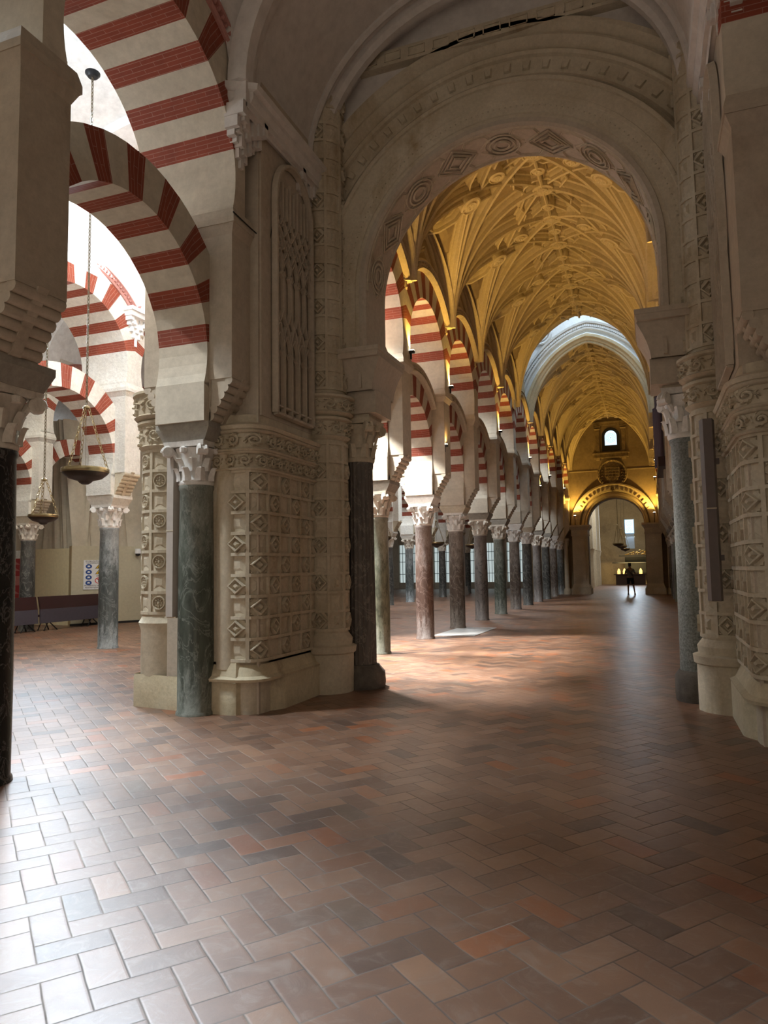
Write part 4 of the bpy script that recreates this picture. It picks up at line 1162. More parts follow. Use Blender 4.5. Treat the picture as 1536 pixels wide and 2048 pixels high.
# ------------------------------------------------------------------ end wall of the nave
YW = 43.0; XE = -1.85
t = thing('nave_end_wall', 'golden-lit end wall of the nave with a round arch doorway', 'wall', (XE, YW, 0))
b = MB(); n = 32; RO = 1.55; ZI = 3.98
for i in range(n):
    a0, a1 = PI*i/n, PI*(i+1)/n
    p0 = (XE+.1+RO*math.cos(a0), ZI+RO*math.sin(a0)); p1 = (XE+.1+RO*math.cos(a1), ZI+RO*math.sin(a1))
    b.hexa([(p0[0], YW, p0[1]), (p0[0], YW+.8, p0[1]), (p1[0], YW+.8, p1[1]), (p1[0], YW, p1[1])], [(p0[0], YW, 11.2), (p0[0], YW+.8, 11.2), (p1[0], YW+.8, 11.2), (p1[0], YW, 11.2)])
for sx in (-1, 1):
    xa, xb = sorted((XE+.1+sx*RO, XE+sx*3.4)); b.box(xa, xb, YW, YW+.8, 0, 11.2)
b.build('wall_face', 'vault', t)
b = MB()
for prof in ([(1.55, -.10), (1.60, -.16), (1.66, -.12), (1.72, -.16), (1.80, -.12), (1.86, -.06)], [(1.9, -.02), (1.95, -.18), (2.25, -.20), (2.30, -.26), (2.38, -.24), (2.40, 0)]):
    b.grid([[(XE+.1*(2.4-r) + r*math.cos(a), YW+y, ZI+.02+r*math.sin(a)) for r, y in prof] for a in [PI*i/40 for i in range(41)]])
for i in range(26):
    a = PI*(i+.5)/26; c, s_ = math.cos(a), math.sin(a); q = V((XE+2.1*c, YW-.2, ZI+2.1*s_)); A = V((c, 0, s_)); B = V((-s_, 0, c)); D = V((0, -.06, 0))
    b.hexa([q-A*.08-B*.03, q+A*.08-B*.04, q+A*.08+B*.04, q-A*.08+B*.03], [q-A*.08-B*.03+D, q+A*.08-B*.04+D, q+A*.08+B*.04+D, q-A*.08+B*.03+D])
b.build('doorway_arch', 'rib', t, smooth=30)
b = MB(); b.box(XE-2.38, XE+2.38, YW-.03, YW, 7.14, 7.19); b.build('string_course', 'rib', t)
b = MB()   # pointed wall rib
pts = [(WV*.99*math.cos(PI*i/40)) for i in range(41)]
b.sweep([(V((XM+u, YW-.06, Zb(u)-.04)), V((u/WV, 0, 1)).normalized(), V((0, -1, 0))) for u in pts], [(-.08, -.1), (-.08, .06), (.08, .06), (.08, -.1)])
b.build('wall_rib', 'rib', t, smooth=30)
# window aedicule
t = thing('window_aedicule', 'carved stone window surround with two pilasters high on the end wall', 'window surround', (XE, YW, 8))
b = MB()
b.box(XE-1.03, XE+1.03, YW-.30, YW, 8.10, 8.17); b.box(XE-.95, XE+.95, YW-.2, YW, 7.92, 8.10); b.box(XE-.97, XE+.97, YW-.26, YW, 7.86, 7.93)
for sx in (-1, 1): b.box(XE+sx*.72-.1, XE+sx*.72+.1, YW-.2, YW, 7.74, 7.86, 0, .03)
b.build('sill', 'darkrib', t)
b = MB()
b.box(XE-1.0, XE+1.0, YW-.26, YW, 9.93, 10.0); b.box(XE-.92, XE+.92, YW-.18, YW, 9.78, 9.93); b.build('entablature', 'darkrib', t)
for sx in (-1, 1):
    b = MB(); x = XE+sx*.72
    b.box(x-.11, x+.11, YW-.16, YW, 8.17, 9.52); b.box(x-.08, x+.08, YW-.18, YW, 8.3, 9.45); b.box(x-.13, x+.13, YW-.2, YW, 9.52, 9.60, 0, .04); b.box(x-.19, x+.19, YW-.22, YW, 9.68, 9.76)
    b.build('pilaster', 'darkrib', t)
WIN = (XE, YW-.02, 8.98)
def archpoly(x, y, z0, z1, hw, n=12):
    return [(x-hw, y, z0), (x+hw, y, z0)]+[(x+hw*math.cos(PI*i/n), y, z1+hw*math.sin(PI*i/n)) for i in range(n+1)]
t = thing('arched_window', 'small bright arched stained-glass window high on the end wall', 'window', (XE, YW, 8.6))
b = MB()
pi_, po = archpoly(XE+.02, YW-.05, 8.62, 9.15, .33), archpoly(XE+.02, YW-.10, 8.30, 9.15, .50)
for i in range(len(pi_)):
    j = (i+1) % len(pi_); b.poly([po[i], po[j], pi_[j], pi_[i]])
    b.poly([(po[i][0], YW, po[i][2]), (po[j][0], YW, po[j][2]), po[j], po[i]])
b.build('frame', 'black', t)
b = MB(); b.poly(archpoly(XE+.02, YW-.055, 8.62, 9.15, .33)); g = b.build('pane', 'glassbright', t)
b = MB(); c0 = V((XE+.02, YW-.062, 9.05))
for rr in (.12, .2, .27):
    b.tube([c0+V((rr*math.cos(q*PI/10), 0, rr*math.sin(q*PI/10))) for q in range(20)], .008, 4, closed=True)
for q in range(12):
    a = 2*PI*q/12; b.tube([c0+V((.12*math.cos(a), 0, .12*math.sin(a))), c0+V((.27*math.cos(a), 0, .27*math.sin(a)))], .006, 4)
b.lathe([(0, -.05), (.05, 0), (0, .05)], c0, 8, cap=False)
b.build('leading', 'stained', t)
# coat of arms
t = thing('coat_of_arms', 'round carved coat of arms with a quartered shield above the far doorway', 'coat of arms', (XE+.03, YW, 6.9))
c0 = V((XE+.03, YW-.05, 6.93))
b = MB(); rows = [[c0+V((r*math.cos(q), -h, r*math.sin(q))) for r, h in ((0, .02), (.70, .02), (.74, .12), (.80, .16), (.84, .12), (.85, -.1))] for q in [2*PI*k/36 for k in range(36)]]
b.grid(rows, cu=True)
for k in range(26):
    a = 2*PI*k/26; p = c0+V((.76*math.cos(a), -.14, .76*math.sin(a)))
    b.tube([p+V((.05*math.cos(a+q), -.03, .05*math.sin(a+q))) for q in (0, 1.2, 2.4, 3.6)], .022, 4)
b.build('wreath', 'darkrib', t, smooth=40)
def shp(f): return [(-.42*f, .38*f), (.42*f, .38*f), (.42*f, -.12*f), (.30*f, -.42*f), (0, -.62*f), (-.30*f, -.42*f), (-.42*f, -.12*f)]
b = MB(); o1 = [c0+V((x, -.02, z)) for x, z in shp(1)][::-1]; o2 = [c0+V((x, -.12, z)) for x, z in shp(.97)][::-1]; b.hexa(o1, o2)
for x in (-.2, 0, .2): b.box(c0[0]+x-.012, c0[0]+x+.012, c0[1]-.15, c0[1]-.11, c0[2]-.42+abs(x)*.4, c0[2]+.36)
for z in (.36, .18, .02, -.16): b.box(c0[0]-.40, c0[0]+.40, c0[1]-.15, c0[1]-.11, c0[2]+z-.012, c0[2]+z+.012)
rr = random.Random(3)
for q in range(40):
    x, z = rr.uniform(-.36, .36), rr.uniform(-.38, .33)
    p = c0+V((x, -.13, z)); b.tube([p+V((.03*math.cos(u), 0, .035*math.sin(u))) for u in (0, 1.3, 2.6, 3.9)], .012, 4)
b.build('shield', 'darkrib', t)
b = MB()
for sx in (-1, 1):
    for q in range(5):
        z = -.35+.17*q; b.tube([c0+V((sx*.45, -.06, z)), c0+V((sx*.56, -.10, z+.08)), c0+V((sx*.66, -.06, z-.02))], .025, 5)
b.tube([c0+V((-.2, -.1, -.86)), c0+V((0, -.16, -1.0)), c0+V((.2, -.1, -.86))], .07, 6); b.tube([c0+V((-.12, -.1, -.8)), c0+V((0, -.14, -.92)), c0+V((.12, -.1, -.8))], .05, 6)
b.build('scrollwork', 'darkrib', t, smooth=50)
# doorway piers
for sx, nm in ((-1, 'left'), (1, 'right')):
    t = thing('doorway_pier', 'stone pier with moulded base and cap on the %s of the far doorway' % nm, 'pier', (XE+.1+sx*1.95, YW-.3, 0), 'far doorway piers')
    x = XE+.1+sx*2.0
    b = MB(); b.box(x-.42, x+.42, YW-.5, YW+.8, .55, 3.4); b.box(x-.28, x+.28, YW-.54, YW-.5, .8, 3.2); b.build('shaft', 'lime', t)
    b = MB(); b.box(x-.55, x+.55, YW-.65, YW+.85, 0, .34); b.box(x-.50, x+.50, YW-.60, YW+.85, .34, .42); b.box(x-.48, x+.48, YW-.56, YW+.85, .42, .6, 0, -.05); b.build('base', 'lime', t)
    b = MB(); b.box(x-.44, x+.44, YW-.52, YW+.82, 3.35, 3.45, 0, .05); b.box(x-.46, x+.46, YW-.54, YW+.84, 3.45, 3.72); b.box(x-.48, x+.48, YW-.56, YW+.84, 3.72, 3.9, 0, .1); b.box(x-.6, x+.6, YW-.68, YW+.86, 3.9, 4.0); b.build('cap', 'lime', t)
    for q in (1, 2):
        xc = x+sx*(.45+.36*q)
        b = MB(); b.lathe([(.14, .35), (.13, 1.5), (.12, 2.75), (.15, 2.8), (.2, 3.1)], (xc, YW-.35, 0), 14); b.lathe([(.22, 0), (.22, .25), (.17, .35), (.14, .36)], (xc, YW-.35, 0), 12)
        b.box(xc-.2, xc+.2, YW-.55, YW-.1, 3.1, 3.25)
        tag(b.build('doorway_colonnette', 'lime', smooth=35), 'slim stone colonnette, %s out from the %s pier of the far doorway' % (ordn(q), nm), 'column', 'far doorway colonnettes')
# second arch row and room behind the doorway
b = MB(); b.box(-9, 5, 66, 66.4, 0, 9); struct(b.build('wall_end_room', 'vault'))
b = MB(); b.box(-7.2, -6.9, YW+.8, 66, 0, 9); b.box(3.2, 3.5, YW+.8, 66, 0, 9); struct(b.build('wall_end_room_sides', 'lime'))
b = barrel(-7, 3.4, YW+.8, 66, 6.6, 2.6, 18); rib_band(b, -1.8, 5.1, 6.6, 2.6, 52, 52.8, .5); rib_band(b, -1.8, 5.1, 6.6, 2.6, 60, 60.8, .5); struct(b.build('ceiling_end_room', 'lime', smooth=40))
for k in range(5):
    b = MB(); y = 47+k*4; b.box(-4.4, -3.9, y-.3, y+.3, 2.9, 7); b.lathe([(.25, 0), (.24, 1.5), (.22, 2.4), (.34, 2.9)], (-4.15, y, 0), 14)
    tag(b.build('room_column', 'plaster', smooth=40), 'pale stone column on the left of the room behind the doorway, %s from the viewer' % ordn(k+1), 'column', 'columns of the end room')
t = thing('tall_window', 'tall bright blue-white window in the room beyond the doorway', 'window', (-1.55, 66, 3))
b = MB(); b.poly([(-1.92, 65.96, 4.45), (-1.20, 65.96, 4.45), (-1.20, 65.96, 5.65), (-1.92, 65.96, 5.65)]); b.build('pane', 'glassbright', t)
b = MB(); b.poly([(-1.86, 65.96, 3.1), (-1.18, 65.96, 3.1), (-1.20, 65.96, 4.42), (-1.92, 65.96, 4.42)]); b.build('reveal', 'blueveil', t)
b = MB()
for zz in (4.75, 5.3):
    for rr in (.1, .22): b.tube([V((-1.56+rr*math.cos(q*PI/6), 65.93, zz+rr*math.sin(q*PI/6))) for q in range(12)], .012, 4, closed=True)
b.box(-1.92, -1.2, 65.92, 65.95, 4.43, 4.48); b.box(-1.95, -1.91, 65.92, 65.95, 4.43, 5.68); b.box(-1.21, -1.17, 65.92, 65.95, 4.43, 5.68)
b.build('tracery', 'stained', t)
area('end_window_light', (-1.55, 65.8, 4.9), (-1.6, 43, 0), .8, 260, (.75, .88, 1.0), 1.6)
t = thing('display_counter', 'dark wooden counter with lit golden display at the far end behind the person', 'counter', (-1.7, 64, 0))
b = MB(); b.box(-2.75, -.4, 63.4, 64.2, 0, .85); b.box(-2.9, -.2, 63.3, 64.3, .85, .92); b.build('counter_body', 'darkwood', t)
b = MB(); b.box(-2.0, .6, 64.6, 65.2, 1.0, 2.35); b.build('cabinet', 'black', t)
b = MB(); b.box(-3.0, .3, 63.6, 64.6, 1.83, 1.90); b.box(-2.45, .4, 63.8, 65.2, 2.42, 2.50); b.build('canopy', 'black', t)
for x in (-2.5, -2.05, -.75):
    b = MB(); b.box(x-.12, x+.12, 63.6, 63.9, .92, 1.2); b.lathe([(.09, 1.2), (.08, 1.3), (.02, 1.38)], (x, 63.75, 0), 8)
    tag(b.build('lit_ornament', 'goldlit'), 'small glowing gold ornament on the counter, at %s' % ('its left end' if x < -2.3 else 'left of the person' if x < -2 else 'right of the person'), 'ornament', 'ornaments on the far counter')
b = MB(); rr = random.Random(9)
for q in range(40):
    x = rr.uniform(-1.9, .4); z = 2.5+.42*(1-abs(x+.7)/1.4)*rr.random()
    b.tube([V((x+.1*math.cos(u), 64.6, z+.08*math.sin(u))) for u in (0, 1.2, 2.4, 3.6)], .022, 4)
b.build('crest', 'gold', t)
area('counter_light', (-1.4, 63.2, 1.75), (-1.4, 65.5, 2.2), 2.0, 60, (1, .72, .3), .3)

# far floodlights on end wall
def floodlight(loc, rz, label, grp, power, target, col=AMBER, ang=110, light=True, blend=.7, stem=.17):
    t = thing('floodlight', label, 'lamp', loc, grp)
    b = MB(); x, y, z = loc
    b.box(x-.07, x+.07, y-.04, y+.04, z-.05, z+.0); b.box(x-.015, x+.015, y-.015, y+.015, z-stem, z-.05); b.build('housing', 'iron', t)
    b = MB(); b.box(x-.06, x+.06, y-.035, y+.035, z+.001, z+.015); b.build('lens', 'lampglass', t)
    if light: spot('floodlight_beam', (x, y, z+.08), target, power, col, ang, blend, .06)
    return t
floodlight((XE-2.1, YW-.75, 4.55), 0, 'small bright floodlight at the left foot of the far doorway arch', 'end wall floodlights', 300, (XE-1.9, YW, 7.2), AMBER, 120, stem=.56)
floodlight((XE+2.2, YW-.75, 4.55), 0, 'small bright floodlight at the right foot of the far doorway arch', 'end wall floodlights', 300, (XE+1.9, YW, 7.2), AMBER, 120, stem=.56)
# nave uplights on the pier ledges
for sx, nm, lst in ((-1, 'left', ((0, 260), (1, 260), (3, 260), (5, 240), (7, 260), (9, 200))), (1, 'right', ((0, 120), (2, 150), (6, 150), (8, 150)))):
    for k, p in lst:
        x = XM+sx*2.32
        floodlight((x, YK(k)+.16, 5.9), 0, 'small black floodlight on the pier ledge above the %s column of the %s nave arcade' % (ordn(k+1), nm), 'nave uplights', p, (XM+sx*2.0, YK(k)+1.2, 9.5), AMBER, 125)
floodlight((XA+.62, YK(1)-.2, 4.45), 0, 'white floodlight shining up on the lower arch after the second nave column', 'arch floodlights', 60, (XA+.5, 16.8, 6.2), (1, .55, .15), 90)
floodlight((XA+.62, YK(6)+.2, 5.1), 0, 'white floodlight shining on the arch after the seventh nave column', 'arch floodlights', 90, (XA+.5, YK(6)+1.3, 7), (1, .65, .2), 90)

# ------------------------------------------------------------------ hanging lamps
def chain(b, p0, p1, lk=.075, r=.007, w=.017):
    p0, p1 = V(p0), V(p1); d = p1-p0; n = max(2, int(d.length/(lk*.78))); T = d.normalized()
    u = T.cross(V((0, 1, 0))).normalized(); v = T.cross(u)
    for i in range(n):
        c = p0+d*((i+.5)/n); A = u if i % 2 else v
        b.tube([c+T*math.cos(q*PI/4)*lk*.5+A*math.sin(q*PI/4)*w for q in range(8)], r, 4, closed=True)
def hanging_lamp(label, p, r, ztop, hub, rose=False, mchain='chain'):
    x, y, z = p
    t = thing('hanging_lamp', label, 'lamp', p, 'hanging bronze bowl lamps')
    b = MB(); b.lathe([(0, -.56*r), (.14*r, -.55*r), (.24*r, -.49*r), (.32*r, -.40*r), (.70*r, -.29*r), (.93*r, -.10*r), (1.0*r, .05*r), (.96*r, .05*r), (.7*r, -.08*r), (0, -.12*r)], (x, y, z), 36, cap=False); b.build('bowl', 'bronze', t, smooth=50)
    b = MB(); b.lathe([(.985*r, -.05*r), (1.015*r, .0*r), (1.015*r, .13*r), (1.0*r, .16*r), (.97*r, .13*r), (.97*r, -.04*r)], (x, y, z), 36, cap=False); b.build('rim', 'brass', t, smooth=40)
    b = MB()
    for k in range(3):
        a = 2*PI*k/3+.5; chain(b, (x+r*.95*math.cos(a), y+r*.95*math.sin(a), z+.12*r), (x+.03*math.cos(a), y+.03*math.sin(a), z+hub), .085, .0065, .019)
    b.build('bowl_chains', 'chain_br', t, smooth=60)
    b = MB(); b.lathe([(.01, -.03), (.05, -.01), (.05, .01), (.01, .04)], (x, y, z+hub), 10); b.build('hub', 'brass', t, smooth=50)
    b = MB(); chain(b, (x, y, z+hub+.03), (x, y, ztop)); b.tube([(x, y, z), (x, y, ztop)], .004, 4); b.build('long_chain', mchain, t, smooth=60)
    if rose:
        b = MB(); b.lathe([(.01, -.05), (.07, -.05), (.11, 0), (.11, .02)], (x, y, ztop), 20); b.build('ceiling_rose', 'iron', t, smooth=50)
    return t
hanging_lamp('large bronze bowl lamp on long chains, hanging in front of the blue-grey column at left', (-7.62, 8.07, 3.08), .325, 9.18, .95, True)
hanging_lamp('small bronze bowl lamp with chains, hanging left of the large one', (-9.38, 9.02, 2.56), .235, 6.2, .62)
for i, (px, y) in enumerate(((-1.92, 50.0), (-1.85, 54.5), (-1.80, 60.0))):
    hanging_lamp('bronze bowl lamp beyond the far doorway, %s from the viewer' % ['nearest', 'middle', 'farthest'][i], (px, y, (3.05, 3.02, 2.95)[i]), .37, 8.8, 1.3)
for i, (px, y, z) in enumerate(((-8.2, 15.5, 2.75), (-8.1, 21.5, 2.62), (-8.0, 27.5, 2.62), (-7.95, 33.4, 2.7))):
    hanging_lamp('bronze bowl lamp seen between the nave columns, %s down the side aisle' % ordn(i+1), (px, y, z), .32, 9.5, .9)

# ------------------------------------------------------------------ wall speakers, slab, cable, cctv
def speaker(x, y, z0, z1, mat, label, w=.14):
    t = thing('column_speaker', label, 'loudspeaker', (x, y, z0), 'column loudspeakers')
    b = MB(); b.hexa([(x-w/2, y, z0), (x-w*.3, y-.11, z0), (x+w*.3, y-.11, z0), (x+w/2, y, z0)], [(x-w/2, y, z1), (x-w*.3, y-.11, z1), (x+w*.3, y-.11, z1), (x+w/2, y, z1)]); b.build('cabinet', mat, t)
    b = MB(); b.box(x-w*.33, x+w*.33, y-.113, y-.105, (z0+z1)*.5, (z0+z1)*.5+.012); b.box(x-w/2, x+w/2, y-.09, y, z0-.012, z0); b.build('seam', 'lime', t)
    b = MB()
    for z in (z0+.45, z1-.45): b.box(x+w*.2, x+w*.7, y-.03, y+.03, z-.03, z+.03)
    b.build('bracket', mat, t)
speaker(-5.18, 6.92, 1.10, 3.06, 'speaker', 'tall grey column loudspeaker on the left carved pier, left of the green-black column', .15)
speaker(.635, 8.30, 1.22, 3.15, 'speaker_dk', 'tall brown-grey column loudspeaker beside the granite column on the right', .15)
b = MB(); q = [(-4.95, 16.45), (-3.95, 16.65), (-3.9, 19.0), (-4.9, 18.9)]
b.hexa([(x, y, 0) for x, y in q], [(x, y, .012) for x, y in q]); tag(b.build('marble_slab', 'slab'), 'pale marble slab set in the floor by the third nave column', 'floor slab')
b = MB(); b.tube([(XA+.69, YK(-2)-.30, 5.66), (XA+.71, YK(-2)+.0, 5.62), (XA+.72, YK(-2)+.30, 5.60), (XA+.74, YK(-2)+.40, 5.50), (-4.14, YK(-2)+.44, 5.9), (-4.13, YK(-2)+.46, 6.4)], .008, 5)
tag(b.build('cable', 'black', smooth=60), 'thin black cable running along the cornice above the green-black column', 'cable')

# ------------------------------------------------------------------ left background: works enclosure, benches, sign
def panel(b, x0, y0, x1, y1, z0, z1, th=.04):
    d = V((x1-x0, y1-y0, 0)).normalized(); n = V((d[1], -d[0], 0))*th
    B = [V((x0, y0, z0)), V((x1, y1, z0)), V((x1, y1, z0))-n, V((x0, y0, z0))-n]
    b.hexa(B, [p+V((0, 0, z1-z0)) for p in B])
t = thing('works_enclosure', 'beige and cream board enclosure in the left aisle behind the blue-grey column', 'partition', (-16.5, 17.6, 0))
b = MB(); panel(b, -16.95, 17.45, -13.4, 24.4, 0, 2.5); b.build('beige_panel', 'olive', t)
b = MB(); panel(b, -17.35, 17.75, -16.96, 17.45, 0, 2.5); b.build('tan_jamb', 'cream2', t)
b = MB(); panel(b, -18.85, 17.75, -17.35, 17.75, 0, 2.44); b.build('cream_panel', 'cream', t)
b = MB(); panel(b, -16.95, 17.42, -13.4, 24.37, 0.0, .07, .01); b.build('skirting', 'black', t)
b = MB(); rows = []
for i in range(70):
    x = -20.9+i*.06; y = 17.9+.06*math.sin(i*.9)+.04*math.sin(i*2.3+1)
    rows.append([(x, y+.25*math.sin(i*.21)*(zz-2.4)*.3, zz) for zz in (2.42, 3.2, 4.2, 5.4, 6.6)])
b.grid(rows); rows = []
for i in range(60):
    q = i/59; x = -17.0+q*3.6; y = 17.5+q*7.0; o_ = .07*math.sin(i*.8)+.05*math.sin(i*2.1)
    rows.append([(x+o_-.12*(zz-2.4), y+.02, zz) for zz in (2.5, 3.4, 4.4, 5.6, 6.6)])
b.grid(rows)
tag(b.build('dust_sheets', 'cloth', smooth=60), 'cream dust sheets draped above the board enclosure', 'cloth')
t = thing('red_banner', 'dark red banner with pale marks beside the cream board, behind the benches', 'banner', (-19.5, 17.7, 0))
b = MB(); b.box(-20.6, -18.8, 17.66, 17.72, .1, 2.15); b.build('sheet', 'banner', t)
b = MB()
for z in (.5, .75, 1.0, 1.75, 1.95):
    b.poly([(-19.6, 17.65, z), (-19.3, 17.65, z), (-19.5, 17.65, z+.1)])
b.box(-19.55, -19.15, 17.645, 17.655, 1.28, 1.58); b.build('marks', 'dusty_rose', t)
# safety sign on beige panel
dS = V((3.55, 6.95, 0)).normalized(); nS = V((dS[1], -dS[0], 0))
o0 = V((-16.95, 17.45, 0))+dS*.36+nS*.012
def sg(u, z, d=0): return o0+dS*u+V((0, 0, z))+nS*d
t = thing('safety_sign', 'white construction safety sign with blue, yellow and red symbols, half hidden by the blue-grey column', 'sign', tuple(sg(.3, 1.6)))
def spoly(b, pts, d): b.poly([sg(u, z, d) for u, z in pts])
b = MB(); b.hexa([sg(0, 1.12, 0), sg(1.0, 1.12, 0), sg(1.0, 2.05, 0), sg(0, 2.05, 0)], [sg(0, 1.12, .01), sg(1.0, 1.12, .01), sg(1.0, 2.05, .01), sg(0, 2.05, .01)]); b.build('board', 'whitepanel', t)
for uc in (.16, .80):
    for z in (1.85, 1.67, 1.50, 1.33):
        b = MB(); bw = MB()
        spoly(b, [(uc+.10*math.cos(q*PI/8), z+.072*math.sin(q*PI/8)) for q in range(16)], .013)
        spoly(bw, [(uc-.045, z-.02), (uc+.045, z-.02), (uc+.03, z+.03), (uc-.03, z+.03)], .016)
        b.build('blue_disc', 'blue', t); bw.build('disc_symbol', 'whitepanel', t)

b = MB(); bk = MB()
for z in (1.85, 1.67):
    spoly(bk, [(.36, z-.07), (.62, z-.07), (.49, z+.085)], .0125); spoly(b, [(.385, z-.06), (.595, z-.06), (.49, z+.065)], .015); spoly(bk, [(.45, z-.045), (.54, z-.045), (.52, z+.0), (.46, z+.0)], .018)
spoly(bk, [(.40, 1.535), (.58, 1.535), (.58, 1.55), (.40, 1.55)], .013); spoly(bk, [(.46, 1.55), (.52, 1.55), (.50, 1.58)], .013)
spoly(bk, [(.46, 1.34), (.53, 1.34), (.53, 1.46), (.46, 1.46)], .015)
b.build('yellow_triangles', 'yellow', t); bk.build('black_symbols', 'signblack', t)
b = MB(); n = 20
for i in range(n):
    a0, a1 = 2*PI*i/n, 2*PI*(i+1)/n; cu, cz = .49, 1.40
    spoly(b, [(cu+.135*math.cos(a0), cz+.10*math.sin(a0)), (cu+.135*math.cos(a1), cz+.10*math.sin(a1)), (cu+.11*math.cos(a1), cz+.08*math.sin(a1)), (cu+.11*math.cos(a0), cz+.08*math.sin(a0))], .014)
spoly(b, [(.40, 1.46), (.42, 1.475), (.58, 1.34), (.56, 1.325)], .017); b.build('red_ring', 'signred', t)
def text(s, p, size, parent, mat='signblack'):
    cu = bpy.data.curves.new('lettering', 'FONT'); cu.body = s; cu.size = size; cu.extrude = .001
    tmp = bpy.data.objects.new('tmp', cu); COL.objects.link(tmp); bpy.context.view_layer.update()
    me = bpy.data.meshes.new_from_object(tmp.evaluated_get(bpy.context.evaluated_depsgraph_get())); bpy.data.objects.remove(tmp)
    me.materials.clear(); me.materials.append(M[mat]); o = bpy.data.objects.new('lettering', me); COL.objects.link(o)
    mt = Matrix.Identity(4); z = V((0, 0, 1))
    for i in range(3): mt[i][0] = dS[i]; mt[i][1] = z[i]; mt[i][2] = nS[i]; mt[i][3] = p[i]-parent.location[i]
    o.parent = parent; o.matrix_local = mt
    return o
text('ES OBLIGATORIO SEGUIR', sg(.06, 1.985, .012), .066, t); text('LAS NORMAS DE SEGURIDAD', sg(.09, 1.935, .012), .052, t)
text('PROHIBIDO EL PASO A TODA', sg(.03, 1.225, .012), .056, t); text('PERSONA AJENA A LA OBRA', sg(.05, 1.16, .012), .056, t)
t = thing('dome_camera', 'small white security dome camera on the beige board right of the blue-grey column', 'security camera', tuple(sg(2.05, 2.3)))
b = MB(); p = sg(1.72, 2.3, .1); b.lathe([(.0, .12), (.09, .12), (.10, 0), (.10, -.04)], p, 14); b.build('housing', 'whitepanel', t, smooth=40)
b = MB(); b.lathe([(.085, -.04), (.07, -.10), (.0, -.13)], p, 14, cap=False); b.build('dome', 'signblack', t, smooth=50)
def bench(y0, y1, label):
    x = -16.45; t = thing('bench', label, 'bench', (x, (y0+y1)/2, 0), 'benches in the left aisle')
    b = MB(); b.hexa([(x, y0, .62), (x+.05, y0, .62), (x+.05, y1, .62), (x, y1, .62)], [(x-.08, y0, .98), (x-.03, y0, .98), (x-.03, y1, .98), (x-.08, y1, .98)]); b.build('backrest', 'maroon', t)
    b = MB(); b.hexa([(x+.02, y0, .22), (x+.07, y0, .22), (x+.07, y1, .22), (x+.02, y1, .22)], [(x, y0, .62), (x+.052, y0, .62), (x+.052, y1, .62), (x, y1, .62)]); b.build('fabric_panel', 'slate', t)
    b = MB(); b.box(x-.24, x+.02, y0, y1, .40, .46); b.build('seat', 'maroon', t)
    for y in (y0+.35, y1-.35):
        b = MB(); b.tube([(x+.08, y-.25, 0), (x+.0, y, .26), (x+.08, y+.25, 0)], .018, 6); b.tube([(x-.2, y-.2, 0), (x-.2, y, .4), (x-.2, y+.2, 0)], .018, 6); b.build('leg', 'iron', t)
bench(15.75, 18.15, 'long bench with maroon back seen from behind, nearest the blue-grey column')
bench(13.2, 15.65, 'bench with maroon back partly hidden behind the black column')

# ------------------------------------------------------------------ far end of the side aisles: glazed grilles, crossing pier
b = MB(); b.box(-24, -4.95, 56, 56.4, 3.6, 11); b.box(-24, -4.95, 56, 56.4, 0, .5)
for x in (-23, -20, -17, -14, -11, -8, -5.4): b.box(x-.45, x+.45, 55.9, 56.4, 0, 9)
struct(b.build('wall_far_aisles', 'plaster'))
for i, x in enumerate((-21.5, -18.5, -15.5, -12.5, -9.5, -6.7)):
    t = thing('window_grille', 'bright window behind iron grille, %s from left on the far aisle wall' % ordn(i+1), 'window', (x, 56, 0), 'courtyard windows')
    b = MB(); b.poly([(x-1.1, 56.1, .5), (x+1.1, 56.1, .5), (x+1.1, 56.1, 3.6), (x-1.1, 56.1, 3.6)]); b.build('pane', 'glasscourt', t)
    b = MB()
    for q in range(9): b.box(x-1.0+q*.25-.015, x-1.0+q*.25+.015, 55.98, 56.02, .5, 3.6)
    for z in (1.2, 2.2, 2.9): b.box(x-1.1, x+1.1, 55.97, 56.03, z-.02, z+.02)
    b.build('grille', 'iron', t)
b = MB(); b.box(-11.3, -10.6, 41.9, 42.6, .45, 9); b.box(-11.45, -10.45, 41.8, 42.7, 0, .4, 0, -.03); b.box(-11.4, -10.5, 41.82, 42.66, .4, .5)
b.box(-11.1, -10.8, 41.84, 41.9, .8, 4); tag(b.build('side_aisle_pier', 'blue_stone'), 'pale blue-grey square pier at the far end of the side aisle, seen between nave columns', 'pier')
# organ case pipes at right of nave (dark slender shapes beyond the granite column)
t = thing('organ_case', 'dark organ case with slender pipes above the right nave arcade', 'organ', (XM+2.5, 26, 5))
b = MB()
for i in range(7): b.tube([(XM+2.42-.02*i, 24.0+i*.42, 5.0), (XM+2.42-.02*i, 24.0+i*.42, 7.2+.3*math.sin(i))], .07, 8)
b.build('pipes', 'organ', t, smooth=50)
b = MB(); b.box(XM+2.3, XM+2.6, 23.7, 27.0, 4.7, 5.0); b.build('case_ledge', 'maroon', t)

